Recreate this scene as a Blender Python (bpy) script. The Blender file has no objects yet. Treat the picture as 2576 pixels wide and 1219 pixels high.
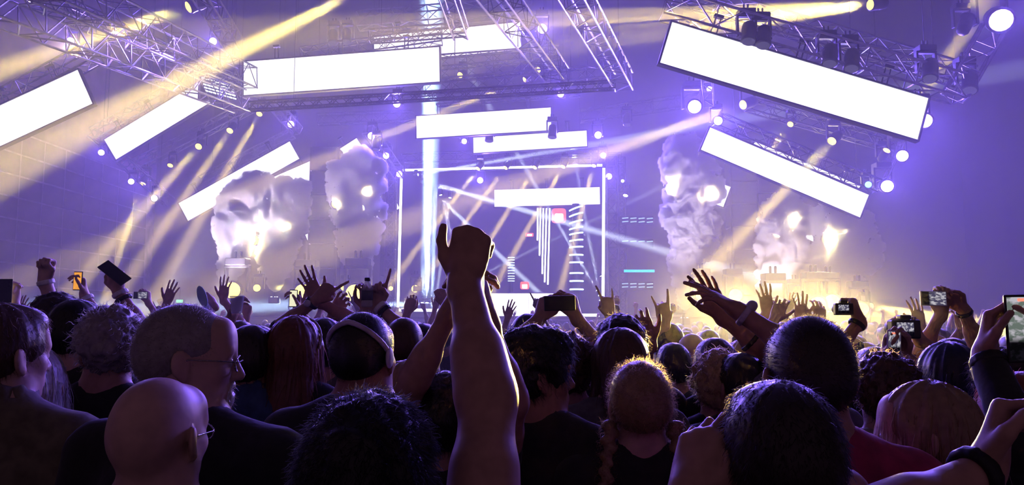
import bpy, bmesh, math, random
import numpy as np
from mathutils import Vector, Matrix, Quaternion

# ---------------------------------------------------------------- camera, world, exposure
sc = bpy.context.scene
C = sc.collection
FPX = 1910.0                                   # focal length in pixels of the 2576 x 1219 frame
EYE = 1.80                                     # the phone is held a little above head height
HORIZON = 795.0
TH = math.atan((HORIZON - 609.5) / FPX)        # pitched up so that eye level falls on that row
cam = bpy.data.objects.new('camera', bpy.data.cameras.new('camera')); C.objects.link(cam)
cam.data.sensor_width = 36.0; cam.data.lens = 36.0 * FPX / 2576.0; cam.data.clip_start = .05; cam.data.clip_end = 200
cam.location = (0, 0, EYE); cam.rotation_euler = (math.pi / 2 + TH, 0, 0); sc.camera = cam
def at(px, py, Y):
    """the point at depth Y (metres from the camera along the hall) seen at a pixel of the photograph"""
    a = (px - 1288) / FPX; b = (609.5 - py) / FPX
    y = math.cos(TH) - math.sin(TH) * b; z = math.sin(TH) + math.cos(TH) * b; s = Y / y
    return Vector((a * s, Y, EYE + z * s))
world = bpy.data.worlds.new('hall_dark'); sc.world = world; world.use_nodes = True
world.node_tree.nodes['Background'].inputs[0].default_value = (.33, .18, .34, 1)   # the dim open hall behind the audience
world.node_tree.nodes['Background'].inputs[1].default_value = .15
vs = sc.view_settings
vs.view_transform = 'Standard'; vs.look = 'None'; vs.gamma = 1.0; vs.use_curve_mapping = False
vs.exposure = 0.25
cy = sc.cycles
cy.max_bounces = 3; cy.diffuse_bounces = 1; cy.glossy_bounces = 1; cy.transmission_bounces = 2; cy.volume_bounces = 2; cy.transparent_max_bounces = 6
cy.sample_clamp_indirect = 4.0; cy.caustics_reflective = False; cy.caustics_refractive = False
cy.use_adaptive_sampling = True; cy.adaptive_threshold = .07; cy.adaptive_min_samples = 12; cy.use_auto_tile = False; cy.time_limit = 900     # keeps the hazy scene's render time in bounds
HAZE_DENSITY = .016

YEL, PUR, WHT, BLU = (1, .72, .13), (.20, .115, 1.0), (.75, .86, 1.0), (.45, .68, 1.0)

# ---------------------------------------------------------------- small helpers
def add(me, name, parent=None):
    o = bpy.data.objects.new(name, me); C.objects.link(o); o.parent = parent; return o
def empty(name, loc, rz=0):
    o = bpy.data.objects.new(name, None); C.objects.link(o); o.location = loc; o.rotation_euler = (0, 0, rz); o.empty_display_size = .2; return o
def tag(o, label=None, cat=None, group=None, kind=None):
    if label: o['label'] = label
    if cat: o['category'] = cat
    if group: o['group'] = group
    if kind: o['kind'] = kind
    return o
M = {}
def pm(name, col, rough=.6, metal=0., scale=12., var=.25, bump=0., spec=.4, sheen=0.):
    """principled material with noise-driven colour variation"""
    m = bpy.data.materials.new(name); m.use_nodes = True; nt = m.node_tree; b = nt.nodes['Principled BSDF']
    tc = nt.nodes.new('ShaderNodeTexCoord'); nz = nt.nodes.new('ShaderNodeTexNoise'); nz.inputs['Scale'].default_value = scale; nz.inputs['Detail'].default_value = 2
    rp = nt.nodes.new('ShaderNodeValToRGB'); rp.color_ramp.elements[0].position = .3; rp.color_ramp.elements[1].position = .7
    rp.color_ramp.elements[0].color = (*[c * (1 - var) for c in col], 1); rp.color_ramp.elements[1].color = (*[min(1, c * (1 + var)) for c in col], 1)
    nt.links.new(tc.outputs['Object'], nz.inputs['Vector']); nt.links.new(nz.outputs['Fac'], rp.inputs[0]); nt.links.new(rp.outputs[0], b.inputs['Base Color'])
    b.inputs['Roughness'].default_value = rough; b.inputs['Metallic'].default_value = metal; b.inputs['Specular IOR Level'].default_value = spec
    if sheen: b.inputs['Sheen Weight'].default_value = sheen
    if bump:
        bp = nt.nodes.new('ShaderNodeBump'); bp.inputs['Strength'].default_value = bump; bp.inputs['Distance'].default_value = .01
        nt.links.new(nz.outputs['Fac'], bp.inputs['Height']); nt.links.new(bp.outputs[0], b.inputs['Normal'])
    M[name] = m; return m
def em(name, col, strength, sample=False):
    m = bpy.data.materials.new(name); m.use_nodes = True; nt = m.node_tree; nt.nodes.remove(nt.nodes['Principled BSDF'])
    e = nt.nodes.new('ShaderNodeEmission'); e.inputs[0].default_value = (*col, 1); e.inputs[1].default_value = strength
    nt.links.new(e.outputs[0], nt.nodes['Material Output'].inputs['Surface'])
    m.cycles.emission_sampling = 'FRONT_BACK' if sample else 'NONE'
    M[name] = m; return m
class MB:
    """collects boxes, tubes and lathes into one mesh"""
    def __init__(s): s.v, s.f = [], []
    def _add(s, V, F): o = len(s.v); s.v += [tuple(p) for p in V]; s.f += [tuple(i + o for i in q) for q in F]; return s
    def box(s, a, b, Mx=None):
        V = [Vector((x, y, z)) for x in (a[0], b[0]) for y in (a[1], b[1]) for z in (a[2], b[2])]
        if Mx is not None: V = [Mx @ p for p in V]
        return s._add(V, [(0, 1, 3, 2), (4, 6, 7, 5), (0, 4, 5, 1), (2, 3, 7, 6), (0, 2, 6, 4), (1, 5, 7, 3)])
    def obox(s, c, u, v, w):
        """oriented box: centre and three half-axes"""
        V = [c + u * i + v * j + w * k for i in (-1, 1) for j in (-1, 1) for k in (-1, 1)]
        return s._add(V, [(0, 1, 3, 2), (4, 6, 7, 5), (0, 4, 5, 1), (2, 3, 7, 6), (0, 2, 6, 4), (1, 5, 7, 3)])
    def tube(s, a, b, r, r2=None, n=6, caps=True):
        a, b = Vector(a), Vector(b); d = (b - a).normalized(); u = d.orthogonal().normalized(); w = d.cross(u); r2 = r if r2 is None else r2
        V = [a + (u * math.cos(t) + w * math.sin(t)) * r for t in [6.28319 * i / n for i in range(n)]] + [b + (u * math.cos(t) + w * math.sin(t)) * r2 for t in [6.28319 * i / n for i in range(n)]]
        F = [(i, (i + 1) % n, n + (i + 1) % n, n + i) for i in range(n)]
        if caps: F += [tuple(range(n))[::-1], tuple(range(n, 2 * n))]
        return s._add(V, F)
    def path(s, pts, r, n=6):
        for a, b in zip(pts[:-1], pts[1:]): s.tube(a, b, r, n=n)
        return s
    def lathe(s, prof, n=16, c=(0, 0, 0), ax=Vector((0, 0, 1))):
        ax = Vector(ax).normalized(); u = ax.orthogonal().normalized(); w = ax.cross(u); c = Vector(c); V = []
        for r, z in prof: V += [c + ax * z + (u * math.cos(t) + w * math.sin(t)) * r for t in [6.28319 * i / n for i in range(n)]]
        F = [(j * n + i, j * n + (i + 1) % n, (j + 1) * n + (i + 1) % n, (j + 1) * n + i) for j in range(len(prof) - 1) for i in range(n)]
        if prof[0][0] > 1e-6: F.append(tuple(range(n))[::-1])
        if prof[-1][0] > 1e-6: F.append(tuple(range((len(prof) - 1) * n, len(prof) * n)))
        return s._add(V, F)
    def data(s, name, mat, bevel=0., smooth=False):
        me = bpy.data.meshes.new(name); me.from_pydata(s.v, [], s.f); me.update()
        if bevel:
            bm = bmesh.new(); bm.from_mesh(me); bmesh.ops.bevel(bm, geom=bm.edges[:], offset=bevel, segments=2, affect='EDGES', profile=.5); bm.to_mesh(me); bm.free()
        if smooth: me.polygons.foreach_set('use_smooth', [True] * len(me.polygons))
        me.materials.append(M[mat] if isinstance(mat, str) else mat); return me
    def build(s, name, mat, parent=None, bevel=0., smooth=False): return add(s.data(name, mat, bevel, smooth), name, parent)
def spot(parent, p, q, col, watt, deg, blend=.25, r=.06):
    l = bpy.data.lights.new('beam', 'SPOT'); l.energy = watt; l.color = col; l.spot_size = math.radians(deg); l.spot_blend = blend; l.shadow_soft_size = r
    o = bpy.data.objects.new('beam', l); C.objects.link(o); o.location = p; o.rotation_euler = (Vector(q) - Vector(p)).to_track_quat('-Z', 'Y').to_euler()
    if parent is not None: o.parent = parent; o.matrix_parent_inverse = Matrix.LocRotScale(parent.location, parent.rotation_euler, None).inverted()
    return o

# ---------------------------------------------------------------- materials
pm('wall_dark', (.075, .065, .095), .8, scale=.6, var=.2); pm('wall_panel', (.46, .30, .34), .7, scale=1.5, var=.18); pm('seam', (.72, .55, .62), .6, scale=3)
pm('floor', (.05, .045, .05), .5, scale=2); pm('ceiling', (.05, .045, .06), .9, scale=.5); pm('stage_black', (.03, .028, .035), .5, scale=3); pm('deck', (.10, .10, .13), .35, scale=1)
pm('aluminium', (.30, .28, .32), .35, .85, 9, .2); pm('truss_dark', (.10, .09, .12), .45, .6, 9, .3); pm('black_metal', (.025, .024, .03), .45, .3, 9, .3); pm('fabric_black', (.02, .018, .022), .9, scale=6)
pm('scrim', (.30, .26, .32), .8, scale=2)
pm('skin', (.52, .30, .22), .5, scale=28, var=.14, bump=.05); pm('skin_pale', (.62, .40, .32), .5, scale=28, var=.12, bump=.05); pm('skin_tan', (.40, .21, .13), .5, scale=28, var=.14, bump=.05); pm('skin_deep', (.17, .09, .06), .48, scale=28, var=.15, bump=.05)
for n, c in dict(hair_dark=(.030, .020, .018), hair_black=(.012, .010, .011), hair_brown=(.085, .045, .028), hair_chestnut=(.16, .055, .028), hair_blond=(.46, .32, .17), hair_sand=(.30, .20, .11), hair_grey=(.30, .27, .27), hair_white=(.62, .57, .55), hair_red=(.26, .075, .03), hair_navy=(.018, .02, .05)).items():
    pm(n, c, .42, scale=60, var=.18, spec=.5)
    m = bpy.data.materials.new(n + '_strand'); m.use_nodes = True; nt = m.node_tree; b = nt.nodes['Principled BSDF']; b.inputs['Base Color'].default_value = (*c, 1); b.inputs['Roughness'].default_value = .4    # single hairs let light through
    t = nt.nodes.new('ShaderNodeBsdfTranslucent'); t.inputs[0].default_value = (*[min(.9, x * 2.2 + .10) for x in c], 1); mx = nt.nodes.new('ShaderNodeMixShader'); mx.inputs[0].default_value = .5
    nt.links.new(b.outputs[0], mx.inputs[1]); nt.links.new(t.outputs[0], mx.inputs[2]); nt.links.new(mx.outputs[0], nt.nodes['Material Output'].inputs['Surface']); M[n + '_strand'] = m
for n, c in dict(cloth_black=(.018, .017, .02), cloth_jeans=(.03, .035, .06), cloth_olive=(.16, .14, .09), cloth_denim=(.05, .09, .20), cloth_beige=(.34, .29, .25), cloth_magenta=(.42, .03, .10), cloth_grey=(.12, .115, .12), cloth_navy=(.02, .025, .06), cloth_white=(.55, .53, .55), cloth_wine=(.12, .02, .03), cloth_pattern=(.16, .14, .13)).items(): pm(n, c, .85, scale=30 if n != 'cloth_pattern' else 18, var=.25 if n != 'cloth_pattern' else .95, bump=.25, sheen=.15)
pm('band_light', (.62, .55, .68), .5, scale=20); pm('band_white', (.8, .78, .8), .5, scale=20); pm('strap_black', (.015, .014, .016), .5, scale=20); pm('plastic_dark', (.02, .02, .024), .35, scale=20); pm('plastic_white', (.75, .75, .76), .4, scale=20)
pm('wire_frame', (.35, .32, .33), .25, .9, 20); pm('card_blue', (.30, .45, .62), .6, scale=8); pm('bottle_label', (.10, .10, .13), .6, scale=14)
def eye_mat():
    m = bpy.data.materials.new('eye'); m.use_nodes = True; nt = m.node_tree; b = nt.nodes['Principled BSDF']; b.inputs['Roughness'].default_value = .15
    tc = nt.nodes.new('ShaderNodeTexCoord'); sx = nt.nodes.new('ShaderNodeSeparateXYZ'); rp = nt.nodes.new('ShaderNodeValToRGB'); rp.color_ramp.interpolation = 'CONSTANT'
    mr = nt.nodes.new('ShaderNodeMapRange'); mr.inputs[1].default_value = -.0126; mr.inputs[2].default_value = .0126
    rp.color_ramp.elements[0].color = (.62, .58, .56, 1); rp.color_ramp.elements[1].position = .93; rp.color_ramp.elements[1].color = (.05, .03, .02, 1)
    nt.links.new(tc.outputs['Object'], sx.inputs[0]); nt.links.new(sx.outputs['Y'], mr.inputs[0]); nt.links.new(mr.outputs[0], rp.inputs[0]); nt.links.new(rp.outputs[0], b.inputs['Base Color']); M['eye'] = m
eye_mat()
def glass_mat(name, col):
    m = bpy.data.materials.new(name); m.use_nodes = True; nt = m.node_tree; b = nt.nodes['Principled BSDF']; b.inputs['Base Color'].default_value = (*col, 1); b.inputs['Roughness'].default_value = .12; b.inputs['Alpha'].default_value = .38; M[name] = m
glass_mat('clear_plastic', (.75, .78, .82)); glass_mat('lens_tint', (.3, .3, .34))
em('led_white', (.98, .96, 1), 1.25, True); em('led_tube', (.95, .97, 1), 4.0); em('led_booth', (1, .98, 1), 1.6, True)
em('lens_yellow', (1, .74, .11), 3.2); em('lens_purple', (.78, .58, 1.0), 5.0); em('lens_white', (.85, .92, 1), 5.0); em('lens_blue', (.10, .28, 1), 7.0); em('lens_off', (.25, .22, .4), .25)  # lens_off: faint violet sheen put into the unlit glass as emission
em('ring_cyan', (.55, .86, 1.0), 3.2); em('bar_cyan', (.02, .62, .95), 1.6); em('dash_cyan', (.42, .72, .80), 1.0); em('lamp_red', (1, .10, .05), 2.6); em('lamp_redcore', (1, .72, .62), 5.0); em('exit_green', (.16, .85, .30), 1.3); em('flare', (1, .80, .30), 16.0)
em('rec_red', (1, .18, .12), 1.5)
def screen_mat(name, kind):
    """phone displays: a flat picture of the lit stage over a dark crowd, or a plain lit page"""
    m = bpy.data.materials.new(name); m.use_nodes = True; nt = m.node_tree; nt.nodes.remove(nt.nodes['Principled BSDF']); L = nt.links.new
    e = nt.nodes.new('ShaderNodeEmission'); L(e.outputs[0], nt.nodes['Material Output'].inputs['Surface']); m.cycles.emission_sampling = 'NONE'
    tc = nt.nodes.new('ShaderNodeTexCoord'); mp = nt.nodes.new('ShaderNodeMapping'); L(tc.outputs['Generated'], mp.inputs[0]); rp = nt.nodes.new('ShaderNodeValToRGB')
    if kind in ('amber', 'page'):
        nz = nt.nodes.new('ShaderNodeTexNoise'); nz.inputs['Scale'].default_value = 2.5; L(mp.outputs[0], nz.inputs[0]); L(nz.outputs[0], rp.inputs[0]); a, b = ((.95, .42, .06), (.72, .26, .03)) if kind == 'amber' else ((.92, .88, .62), (.80, .76, .52))
        rp.color_ramp.elements[0].color = (*a, 1); rp.color_ramp.elements[1].color = (*b, 1); L(rp.outputs[0], e.inputs[0]); e.inputs[1].default_value = .9
    else:
        mp.inputs['Rotation'].default_value = (0, .5, 0); mp.inputs['Scale'].default_value = (2.2, 1, 7) if kind == 'tall' else (4, 1, 3.2)
        nz = nt.nodes.new('ShaderNodeTexNoise'); nz.inputs['Scale'].default_value = 1.5; nz.inputs['Detail'].default_value = 3; L(mp.outputs[0], nz.inputs[0]); L(nz.outputs[0], rp.inputs[0])
        rp.color_ramp.elements[0].position = .46; rp.color_ramp.elements[0].color = (.10, .09, .17, 1) if kind != 'tall' else (.20, .25, .22, 1); rp.color_ramp.elements[1].position = .60; rp.color_ramp.elements[1].color = (.75, .72, .80, 1)
        sx = nt.nodes.new('ShaderNodeSeparateXYZ'); L(tc.outputs['Generated'], sx.inputs[0]); r2 = nt.nodes.new('ShaderNodeValToRGB'); L(sx.outputs['Z'], r2.inputs[0])
        r2.color_ramp.elements[0].position = .28; r2.color_ramp.elements[0].color = (.015, .012, .02, 1); r2.color_ramp.elements[1].position = .40; r2.color_ramp.elements[1].color = (1, 1, 1, 1)
        mx = nt.nodes.new('ShaderNodeMixRGB'); mx.blend_type = 'MULTIPLY'; mx.inputs[0].default_value = 1; L(rp.outputs[0], mx.inputs[1]); L(r2.outputs[0], mx.inputs[2]); L(mx.outputs[0], e.inputs[0]); e.inputs[1].default_value = .55
    M[name] = m
for n, k in (('screen_tall', 'tall'), ('screen_stage', 'wide'), ('screen_amber', 'amber'), ('screen_page', 'page')): screen_mat(n, k)
# ---------------------------------------------------------------- implicit-surface mesher for bodies, hair and clothes
def v3(*a): return np.array(a if len(a) > 1 else a[0], dtype=np.float64)
def rotz(a): c, s = math.cos(a), math.sin(a); return np.array([[c, -s, 0], [s, c, 0], [0, 0, 1.0]])
def rotx(a): c, s = math.cos(a), math.sin(a); return np.array([[1.0, 0, 0], [0, c, -s], [0, s, c]])
def roty(a): c, s = math.cos(a), math.sin(a); return np.array([[c, 0, s], [0, 1.0, 0], [-s, 0, c]])
def unit(v): v = np.asarray(v, float); return v / max(1e-9, np.linalg.norm(v))

class Field:
    """round cones and ellipsoids, smoothly joined or carved, then skinned with surface nets on a graded grid"""
    def __init__(s): s.p = []
    def cone(s, a, b, ra, rb=None, k=.02, op='+'):
        s.p.append(('c', v3(a), v3(b), ra, ra if rb is None else rb, k, op)); return s
    def ell(s, c, r, R=None, k=.02, op='+'):
        s.p.append(('e', v3(c), v3(r), np.eye(3) if R is None else R, None, k, op)); return s
    def ball(s, c, r, k=.02, op='+'): return s.cone(c, c, r, r, k, op)
    def plane(s, c, n, k=.004): s.p.append(('p', v3(c), unit(n), 0, 0, k, '-')); return s      # cuts away the side n points to
    def mesh(s, h, fine=None, coarse=None):
        """h everywhere, or coarse steps (x, y, z) with h only inside the boxes of fine [(lo, hi, step), ...]"""
        L, U = [], []
        for q in s.p:
            if q[0] == 'p' or q[6] == '-': continue
            m = (max(q[3], q[4]) if q[0] == 'c' else 0) + q[5] * .3
            if q[0] == 'c': L.append(np.minimum(q[1], q[2]) - m); U.append(np.maximum(q[1], q[2]) + m)
            else: e = np.abs(q[3]) @ q[2] + m; L.append(q[1] - e); U.append(q[1] + e)
        L = np.min(L, 0); U = np.max(U, 0); X = []
        for i in range(3):
            st = coarse[i] if fine else h; x = L[i] - 2 * st; xs = [x]
            while x < U[i] + 2 * st:
                w = st
                for lo, hi, hf in fine or ():
                    if x + st > lo[i] and x < hi[i]: w = min(w, hf if x >= lo[i] - hf else max(hf, lo[i] - x))
                x += w; xs.append(x)
            X.append(np.array(xs, np.float32))
        D = np.full([len(x) for x in X], .08, np.float32)
        for t, a, b, c, d, k, op in s.p:
            if t == 'p': sl = [slice(0, len(x)) for x in X]
            else:
                m = k + 2.5 * h + (.02 if op == '+' else .0)
                if t == 'c': m += max(c, d); l, u = np.minimum(a, b) - m, np.maximum(a, b) + m
                else: e = np.abs(c) @ b + m; l, u = a - e, a + e
                sl = [slice(int(np.searchsorted(X[i], l[i])), int(np.searchsorted(X[i], u[i]))) for i in range(3)]
                if any(q.stop <= q.start for q in sl): continue
            x = X[0][sl[0]][:, None, None] - np.float32(a[0]); y = X[1][sl[1]][None, :, None] - np.float32(a[1]); z = X[2][sl[2]][None, None, :] - np.float32(a[2])
            if t == 'p': f = -(x * np.float32(b[0]) + y * np.float32(b[1]) + z * np.float32(b[2]))   # negative beyond the plane
            elif t == 'c':
                v = (b - a).astype(np.float32); vv = float(v @ v)
                if vv < 1e-10: f = np.sqrt(x * x + y * y + z * z) - np.float32(c)
                else:
                    w = np.clip((x * v[0] + y * v[1] + z * v[2]) / np.float32(vv), 0, 1)
                    f = np.sqrt((x - w * v[0]) ** 2 + (y - w * v[1]) ** 2 + (z - w * v[2]) ** 2) - (np.float32(c) + w * np.float32(d - c))
            else:
                M = c.T.astype(np.float32); r = b.astype(np.float32)
                px, py, pz = [M[i, 0] * x + M[i, 1] * y + M[i, 2] * z for i in range(3)]
                k0 = np.sqrt((px / r[0]) ** 2 + (py / r[1]) ** 2 + (pz / r[2]) ** 2)
                k1 = np.sqrt((px / r[0] ** 2) ** 2 + (py / r[1] ** 2) ** 2 + (pz / r[2] ** 2) ** 2) + np.float32(1e-6)
                f = k0 * (k0 - 1) / k1
            S = D[sl[0], sl[1], sl[2]]; k = np.float32(max(k, 1e-4))
            if op == '+':
                g = np.maximum(k - np.abs(S - f), 0) / k; S[...] = np.minimum(S, f) - g * g * k * np.float32(.25)
            else:
                g = np.maximum(k - np.abs(S + f), 0) / k; S[...] = np.maximum(S, -f) + g * g * k * np.float32(.25)
        D[0], D[-1], D[:, 0], D[:, -1], D[:, :, 0], D[:, :, -1] = [.08] * 6
        return nets(D, X)

def nets(D, X):
    I = D < 0
    n = np.zeros([d - 1 for d in D.shape], np.uint8)
    for i in (0, 1):
        for j in (0, 1):
            for k in (0, 1): n += I[i:D.shape[0] - 1 + i, j:D.shape[1] - 1 + j, k:D.shape[2] - 1 + k]
    A = (n > 0) & (n < 8); c = np.argwhere(A)
    if not len(c): return np.zeros((0, 3)), np.zeros((0, 4), int)
    idx = np.full(A.shape, -1, np.int32); idx[A] = np.arange(len(c))
    P = np.zeros((len(c), 3)); W = np.zeros(len(c))
    for ax in range(3):
        o1, o2 = [q for q in range(3) if q != ax]
        for s in (0, 1):
            for t in (0, 1):
                a = c.copy(); a[:, o1] += s; a[:, o2] += t; b = a.copy(); b[:, ax] += 1
                da = D[a[:, 0], a[:, 1], a[:, 2]]; db = D[b[:, 0], b[:, 1], b[:, 2]]; m = (da < 0) != (db < 0)
                w = da[m] / (da[m] - db[m])
                q = np.stack([X[i][a[m][:, i]] for i in range(3)], 1).astype(float); q[:, ax] += w * (X[ax][b[m][:, ax]] - X[ax][a[m][:, ax]])
                P[m] += q; W[m] += 1
    P /= W[:, None]; F = []
    for ax in range(3):
        o1, o2 = (ax + 1) % 3, (ax + 2) % 3
        lo = [slice(None)] * 3; hi = [slice(None)] * 3; lo[ax] = slice(0, -1); hi[ax] = slice(1, None)
        e = np.argwhere(I[tuple(lo)] != I[tuple(hi)])
        e = e[(e[:, o1] > 0) & (e[:, o2] > 0) & (e[:, o1] < A.shape[o1]) & (e[:, o2] < A.shape[o2])]
        q = []
        for s, t in ((1, 1), (0, 1), (0, 0), (1, 0)):
            g = e.copy(); g[:, o1] -= s; g[:, o2] -= t; q.append(idx[g[:, 0], g[:, 1], g[:, 2]])
        q = np.stack(q, 1); f = I[e[:, 0], e[:, 1], e[:, 2]]; q[~f] = q[~f][:, ::-1]
        F.append(q[(q >= 0).all(1)])
    return P, np.concatenate(F)

def mesh_data(name, P, F, mat, smooth=True):
    me = bpy.data.meshes.new(name); P = np.asarray(P, np.float32); F = np.asarray(F, np.int32); k = F.shape[1]
    me.vertices.add(len(P)); me.vertices.foreach_set('co', P.ravel())
    me.loops.add(F.size); me.loops.foreach_set('vertex_index', F.ravel())
    me.polygons.add(len(F)); me.polygons.foreach_set('loop_start', np.arange(0, F.size, k, dtype=np.int32))
    me.polygons.foreach_set('use_smooth', np.full(len(F), smooth))
    me.update(calc_edges=True); me.materials.append(mat); return me
def vnormals(P, F):
    a, b, c, d = [P[F[:, i]] for i in range(4)]; n = np.cross(c - a, d - b); N = np.zeros_like(P)
    for i in range(4): np.add.at(N, F[:, i], n)
    return N / (np.linalg.norm(N, axis=1)[:, None] + 1e-12)
def hash3(i, j, k, seed):
    h = (i.astype(np.uint32) * np.uint32(374761393) + j.astype(np.uint32) * np.uint32(668265263) + k.astype(np.uint32) * np.uint32(2147483647) + np.uint32(seed * 1274126177 % 4294967296))
    h = (h ^ (h >> np.uint32(13))) * np.uint32(1274126177); h ^= h >> np.uint32(16); return (h & np.uint32(0xffff)).astype(np.float64) / 65535.
def noise(P, f, seed=0):
    q = P * f + 1000.; i = np.floor(q).astype(np.int64); w = q - i; w = w * w * (3 - 2 * w); r = 0
    for a in (0, 1):
        for b in (0, 1):
            for c in (0, 1):
                r = r + hash3(i[:, 0] + a, i[:, 1] + b, i[:, 2] + c, seed) * np.where(a, w[:, 0], 1 - w[:, 0]) * np.where(b, w[:, 1], 1 - w[:, 1]) * np.where(c, w[:, 2], 1 - w[:, 2])
    return r * 2 - 1
def strands(P, N, n, length, rng, r=.0007, curl=0., segs=4, down=.5, out=.5, flow=None, keep=None):
    """thin single hairs growing out of a surface"""
    ids = np.arange(len(P)) if keep is None else np.nonzero(keep(P))[0]
    if not len(ids): return np.zeros((0, 3)), np.zeros((0, 4), int)
    ids = rng.choice(ids, n); p = P[ids] - N[ids] * .003 + rng.normal(0, .003, (n, 3)); nrm = N[ids]
    d = nrm * out + rng.normal(0, .28, (n, 3)) + np.array([0, 0, -down])
    if flow is not None: d = d + flow(P[ids])
    d /= np.linalg.norm(d, axis=1)[:, None]; L = length * rng.uniform(.5, 1.2, n)
    side = np.cross(d, rng.normal(0, 1, (n, 3))); side /= np.linalg.norm(side, axis=1)[:, None]; up = np.cross(d, side)
    ph = rng.uniform(0, 6.28, n); tw = rng.uniform(3, 7, n); V = []
    for s in range(segs + 1):
        t = s / segs
        c = p + d * (L * t)[:, None] + np.array([0, 0, -1.]) * (down * .4 * L * t * t)[:, None]
        if curl: c = c + curl * t * (side * np.cos(ph + tw * t)[:, None] + up * np.sin(ph + tw * t)[:, None])
        rr = r * 1.25 * (1 - .7 * t)
        V.append([c - rr * side, c + rr * side])
    V = np.array(V).transpose(2, 0, 1, 3).reshape(-1, 3); base = np.arange(n) * (segs + 1) * 2; F = []
    for s in range(segs): F.append(np.stack([base + s * 2, base + s * 2 + 1, base + s * 2 + 3, base + s * 2 + 2], 1))
    return V, np.concatenate(F)
def join(*parts):
    P, F, o = [], [], 0
    for p, f in parts:
        if len(p): P.append(p); F.append(np.asarray(f) + o); o += len(p)
    return np.concatenate(P), np.concatenate(F)

# ---------------------------------------------------------------- a hand, an arm, a head, a person
CURL = {'open': [(8, 12, 8), (6, 10, 8), (8, 12, 8), (12, 14, 10)], 'relaxed': [(25, 35, 20), (32, 40, 25), (38, 45, 28), (42, 48, 30)],
        'fist': [(80, 95, 55), (85, 98, 58), (88, 98, 58), (90, 96, 55)], 'point': [(8, 6, 4), (80, 95, 55), (86, 98, 58), (88, 95, 55)],
        'horns': [(10, 12, 8), (75, 90, 50), (78, 92, 50), (10, 14, 8)], 'peace': [(6, 8, 6), (8, 8, 6), (80, 95, 50), (84, 95, 50)],
        'hold': [(48, 48, 24), (52, 50, 26), (54, 50, 28), (56, 48, 28)], 'grip': [(66, 62, 36), (70, 64, 38), (72, 64, 38), (74, 62, 36)],
        'reach': [(2, 6, 4), (4, 8, 5), (14, 22, 14), (24, 32, 18)], 'thumb': [(78, 92, 50), (84, 96, 55), (88, 98, 58), (90, 96, 55)], 'cup': [(38, 40, 25), (38, 42, 25), (40, 42, 25), (42, 42, 25)]}
def hand(f, w, dirn, palm, side, pose, s=1., spread=1.):
    """w wrist, dirn along the hand, palm = palm normal, side = +1 puts the thumb on cross(dirn, palm)"""
    z = unit(dirn); y = unit(palm - z * np.dot(palm, z)); x = np.cross(y, z) * side
    T = lambda a, b, c: w + s * (x * a + y * b + z * c)
    cur = CURL[pose]; base = [(.030, .0, .090), (.010, .0, .095), (-.010, .0, .090), (-.029, .0, .080)]; rad = [.0088, .0092, .0087, .0076]
    lens = [(.043, .026, .021), (.048, .030, .022), (.044, .028, .021), (.034, .021, .018)]; spr = [10, 2, -5, -14]
    tight = pose in ('fist', 'grip', 'hold', 'thumb')
    f.ell(T(.002, .003, .045), v3(.040, .015, .052) * s, np.stack([x, y, z], 1), k=.012 * s)
    f.cone(T(.0, 0, -.02), T(0, .001, .02), .026 * s, .024 * s, k=.02 * s)
    for i in range(4):
        f.cone(T(base[i][0] * .5, .001, .02), T(*base[i]), .015 * s, (rad[i] + .0035) * s, k=.012 * s)
        p = v3(base[i]); a = 0.; sp = math.radians(spr[i] * (.25 if tight else spread))
        for j in range(3):
            a += math.radians(cur[i][j]); dv = v3(math.sin(sp) * math.cos(a), math.sin(a), math.cos(sp) * math.cos(a)); q = p + dv * lens[i][j]
            f.cone(T(*p), T(*q), rad[i] * (1 - .07 * j) * s, rad[i] * (.93 - .07 * j) * s, k=.0035 * s); p = q
    if pose == 'thumb': th = [(.028, .004, .018), (.050, .004, .044), (.060, .0, .072), (.060, -.002, .098)]
    elif pose in ('fist', 'point', 'horns', 'peace'): th = [(.028, .008, .022), (.043, .022, .052), (.030, .040, .074), (.006, .046, .080)]
    elif pose in ('hold', 'grip', 'cup'): th = [(.028, .008, .020), (.050, .022, .048), (.052, .036, .078), (.042, .046, .100)]
    else: th = [(.026, .006, .018), (.052, .012, .045), (.070, .014, .072), (.080, .016, .096)]
    for j, rr in enumerate((.0150, .0110, .0098)): f.cone(T(*th[j]), T(*th[j + 1]), rr * s, rr * .88 * s, k=.008 * s if j == 0 else .004 * s)
    return T
def ik(sh, wr, l1, l2, pole):
    d = wr - sh; L = np.linalg.norm(d); Lc = min(L, (l1 + l2) * .995); u = d / L; wr = sh + u * Lc
    a = (l1 * l1 - l2 * l2 + Lc * Lc) / (2 * Lc); hgt = math.sqrt(max(0, l1 * l1 - a * a)); p = unit(pole - u * np.dot(pole, u)); return sh + u * a + p * hgt, wr
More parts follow.
